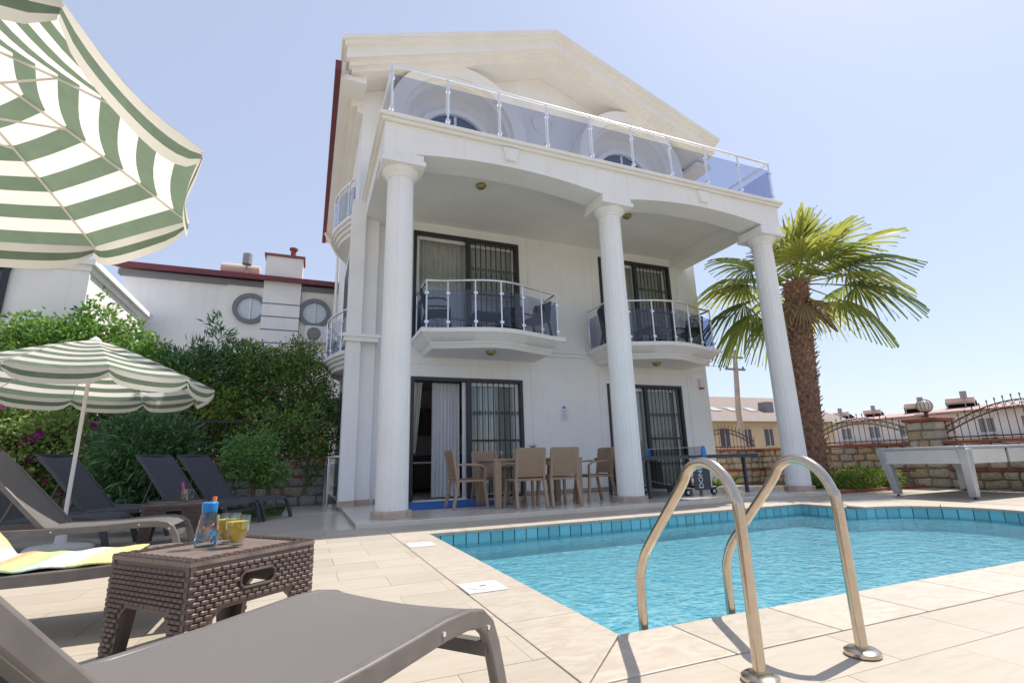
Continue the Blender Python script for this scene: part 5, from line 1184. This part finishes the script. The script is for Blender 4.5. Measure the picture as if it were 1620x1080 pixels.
def solar(x, y, z, label, ang=0, s=1.0):
    t = thing('solar_water_heater', label, 'water heater', (x, y, z), ang, group='rooftop solar water heaters')
    t.scale = (s, s, s)
    b = MB(); b.tube([(-.75, .1, .75), (-.7, .1, .75), (.7, .1, .75), (.75, .1, .75)], [.12, .24, .24, .12], 16); b.obj('tank', mat('tank_cream', (.62, .52, .45), .4), t, True)
    b = MB(); b.add([(-.8, -1.3, .1), (.8, -1.3, .1), (.8, -.1, .72), (-.8, -.1, .72), (-.8, -1.3, .04), (.8, -1.3, .04), (.8, -.1, .66), (-.8, -.1, .66)], [(0, 1, 2, 3), (7, 6, 5, 4), (0, 4, 5, 1), (1, 5, 6, 2), (2, 6, 7, 3), (3, 7, 4, 0)]); b.obj('panel', mat('solar_panel', (.03, .04, .07), .15), t)
    b = MB()
    for xx in (-.7, .7): b.tube([(xx, .1, 0), (xx, .1, .6)], .025, 6); b.tube([(xx, -1.2, 0), (xx, .1, .55)], .02, 6)
    b.obj('stand', alu_paint, t)
    b = MB(); b.lathe([(.18, 0), (.18, .45), (.02, .5)], (-.25, .55, .85), 12); b.tube([(-.25, .55, 0), (-.25, .55, .9)], .03, 6); b.obj('cold_tank', mat('grey_tank', (.3, .3, .32), .6), t, True)
solar(-2.55, NY+1.1, 7.02, 'cream solar water tank on the red-edged neighbour roof', PI, .85)
# left neighbour (its side wall recedes from the camera)
lh = thing('left_house', 'white house with barred window at the garden corner', 'house')
b = MB(); b.bx(-14, -4.75, 13.2, 17.4, 0, 5.25); b.obj('wall', plaster, lh)
b = MB(); b.bx(-14.2, -4.60, 13.02, 17.6, 5.25, 5.38); b.bx(-14.1, -4.68, 13.1, 17.5, 5.12, 5.25); b.obj('cornice', plaster, lh)
b = MB(); b.bx(-5.35, -4.71, 13.14, 13.2, 0, 5.12); b.obj('pilaster', plaster, lh)
q = part('barred_window', lh); b = MB(); b.bx(-7.6, -6.15, 13.15, 13.21, 2.9, 5.0); b.obj('pane', darkglass, q)
b = MB(); b.bx(-7.7, -6.05, 13.10, 13.17, 5.0, 5.08); b.bx(-6.15, -6.07, 13.10, 13.17, 2.9, 5.0); b.bx(-7.7, -6.07, 13.10, 13.17, 2.82, 2.9); b.obj('frame', iron, q)
for i in range(10): b = MB(); b.tube([(-7.55+i*.15, 13.08, 2.9), (-7.55+i*.15, 13.08, 5.0)], .014, 5); b.obj('bar', iron, q)
# beige house beyond the rear wall
bh = thing('beige_house', 'low beige house with brown tiled roof and skylights beyond the rear fence', 'house')
beige = mat('beige_render', (.58, .47, .32), .9, .06, 2); btile = mat('brown_roof_tile', (.22, .165, .14), .8, .2, 10, .4, 20)
b = MB(); b.bx(18.5, 31, 22, 30, 0, 2.75); b.obj('wall', beige, bh)
b = MB(); b.prism([(21.5, 2.7), (26, 4.5), (30.5, 2.7), (30.5, 2.85), (26, 4.65), (21.5, 2.85)], lambda y_, z: (18.0, y_, z), lambda y_, z: (31.5, y_, z)); rf = b.obj('roof', btile, bh)
b = MB(); b.bx(18, 31.5, 21.44, 21.5, 2.62, 2.86); b.obj('gutter', cream, bh)
for x in (21.9, 23.3, 24.8): b = MB(); b.add([(x, 22.6, 3.33), (x+.7, 22.6, 3.33), (x+.7, 23.3, 3.61), (x, 23.3, 3.61)], [(0, 1, 2, 3)]); b.obj('skylight', mat('skylight_pale', (.5, .5, .5), .15), rf)
b = MB(); b.bx(26.0, 26.6, 22.5, 23.1, 3.2, 3.9); b.obj('chimney', greytrim, rf)
for x in (20.2, 21.9, 23.6, 25.3, 27.2): window_block(bh, x, 21.98, 1.25, .62, .95, 'x', darkglass, beige)
b = MB(); T_ = Matrix.Translation((17.5, 22, 3.9)) @ Matrix.Rotation(R(60), 4, 'X'); b.lathe([(.001, 0), (.2, .03), (.34, .10)], (0, 0, 0), 20, T_); b.tube([(17.5, 22.1, 2.3), (17.5, 22.1, 3.85)], .03, 6); tag(b.obj('satellite_dish', greytrim, None, True), 'grey satellite dish on a post beside the beige house', 'dish')
b = MB(); b.bx(17.9, 18.49, 21.95, 22.3, 0, 4.0); b.obj('corner_pier', beige, bh)
# utility pole
up_ = thing('utility_pole', 'leaning grey utility pole with cross arms and wires', 'pole', (16.9, 16, 0))
b = MB(); b.tube([(0, 0, 0), (-.05, 0, 2.5), (.2, 0, 5.2)], [.13, .115, .09], 10); b.obj('post', mat('weathered_pole', (.36, .31, .27), .9, .15, 5), up_, True)
b = MB(); b.bx(-.45, .65, -.04, .04, 4.32, 4.40); b.bx(-.35, .6, -.04, .04, 4.85, 4.93); b.obj('cross_arm', greytrim, up_)
b = MB()
for z, xo in ((4.45, -.4), (4.45, .55), (4.98, -.3)): b.lathe([(.03, 0), (.045, .03), (.02, .1)], (xo, 0, z-.05), 8)
b.obj('insulator', brown_iron, up_)
b = MB()
for z in (4.5, 4.95): b.tube([(-.4-i*2.5, i*.4, z-.6*math.sin(PI*i/12)+.03*i) for i in range(13)], .012, 4)
b.obj('wire', greytrim, up_)
# far row of white houses with solar heaters
wh = mat('far_white_render', (.70, .66, .62), .9, .06, .6)
def far_house(x, y, w, d, h, label, blue=False, hy=.5):
    t = thing('far_house', label, 'house', group='white houses beyond the garden wall')
    b = MB(); b.bx(x, x+d, y, y+w, 0, h); b.obj('wall', wh, t)
    b = MB(); b.prism([(x-.6, h), (x+d/2, h+hy), (x+d+.6, h), (x+d+.6, h+.12), (x+d/2, h+hy+.14), (x-.6, h+.12)], lambda a, z: (a, y-.5, z), lambda a, z: (a, y+w+.5, z)); b.obj('roof', mat('far_red_roof', (.44, .29, .25), .85, .1, 4), t)
    k = int(w/2.1)
    for i in range(k):
        yy = y+(i+.5)*w/k
        window_block(t, x-.02, yy, .5, .85, 1.15, 'y', (mat('blue_shutter', (.05, .2, .45), .5) if (blue and i % 3 == 1) else mat('far_pane', (.16, .18, .2), .3)), wh)
        if h > 3: window_block(t, x-.02, yy, h-1.4, .8, .9, 'y', mat('far_pane', (.16, .18, .2), .3), wh)
    b = MB(); b.bx(x-.8, x, y, y+w, h-1.75, h-1.62) if h > 3 else b.bx(x-.3, x, y, y+w, h-.3, h-.15); b.obj('ledge', wh, t)
    return t
far_house(44, 24.2, 9.5, 7, 3.25, 'white terrace with blue door panel between the palm and the lamp pillar', True)
far_house(42, 13.6, 9.0, 7, 3.2, 'white terrace with reddish roof right of the lamp pillar', True)
far_house(36, 4.0, 8.4, 7, 3.3, 'taller white terrace with reddish roof beyond the billiard table')
far_house(52, 35, 9, 7, 2.6, 'white terrace with red roof far behind the palm trunk')
for i, (x, y_, z, s_, a, lb) in enumerate(((46.5, 32.0, 3.5, .95, 0, 'by the palm trunk'), (46.5, 29.2, 3.5, .9, 0.3, 'second from the palm trunk'), (46.5, 25.6, 3.5, 1.1, .5, 'above the terrace with the blue door'), (44.5, 21.6, 3.4, 1.1, .4, 'just right of the globe lamp'), (44.5, 16.8, 3.4, 1.25, .5, 'over the middle of the iron fence'), (38.5, 10.6, 3.7, 1.15, .6, 'on the taller terrace'))):
    solar(x, y_, z, 'dark rooftop solar water heater '+lb, PI/2+a, s_)
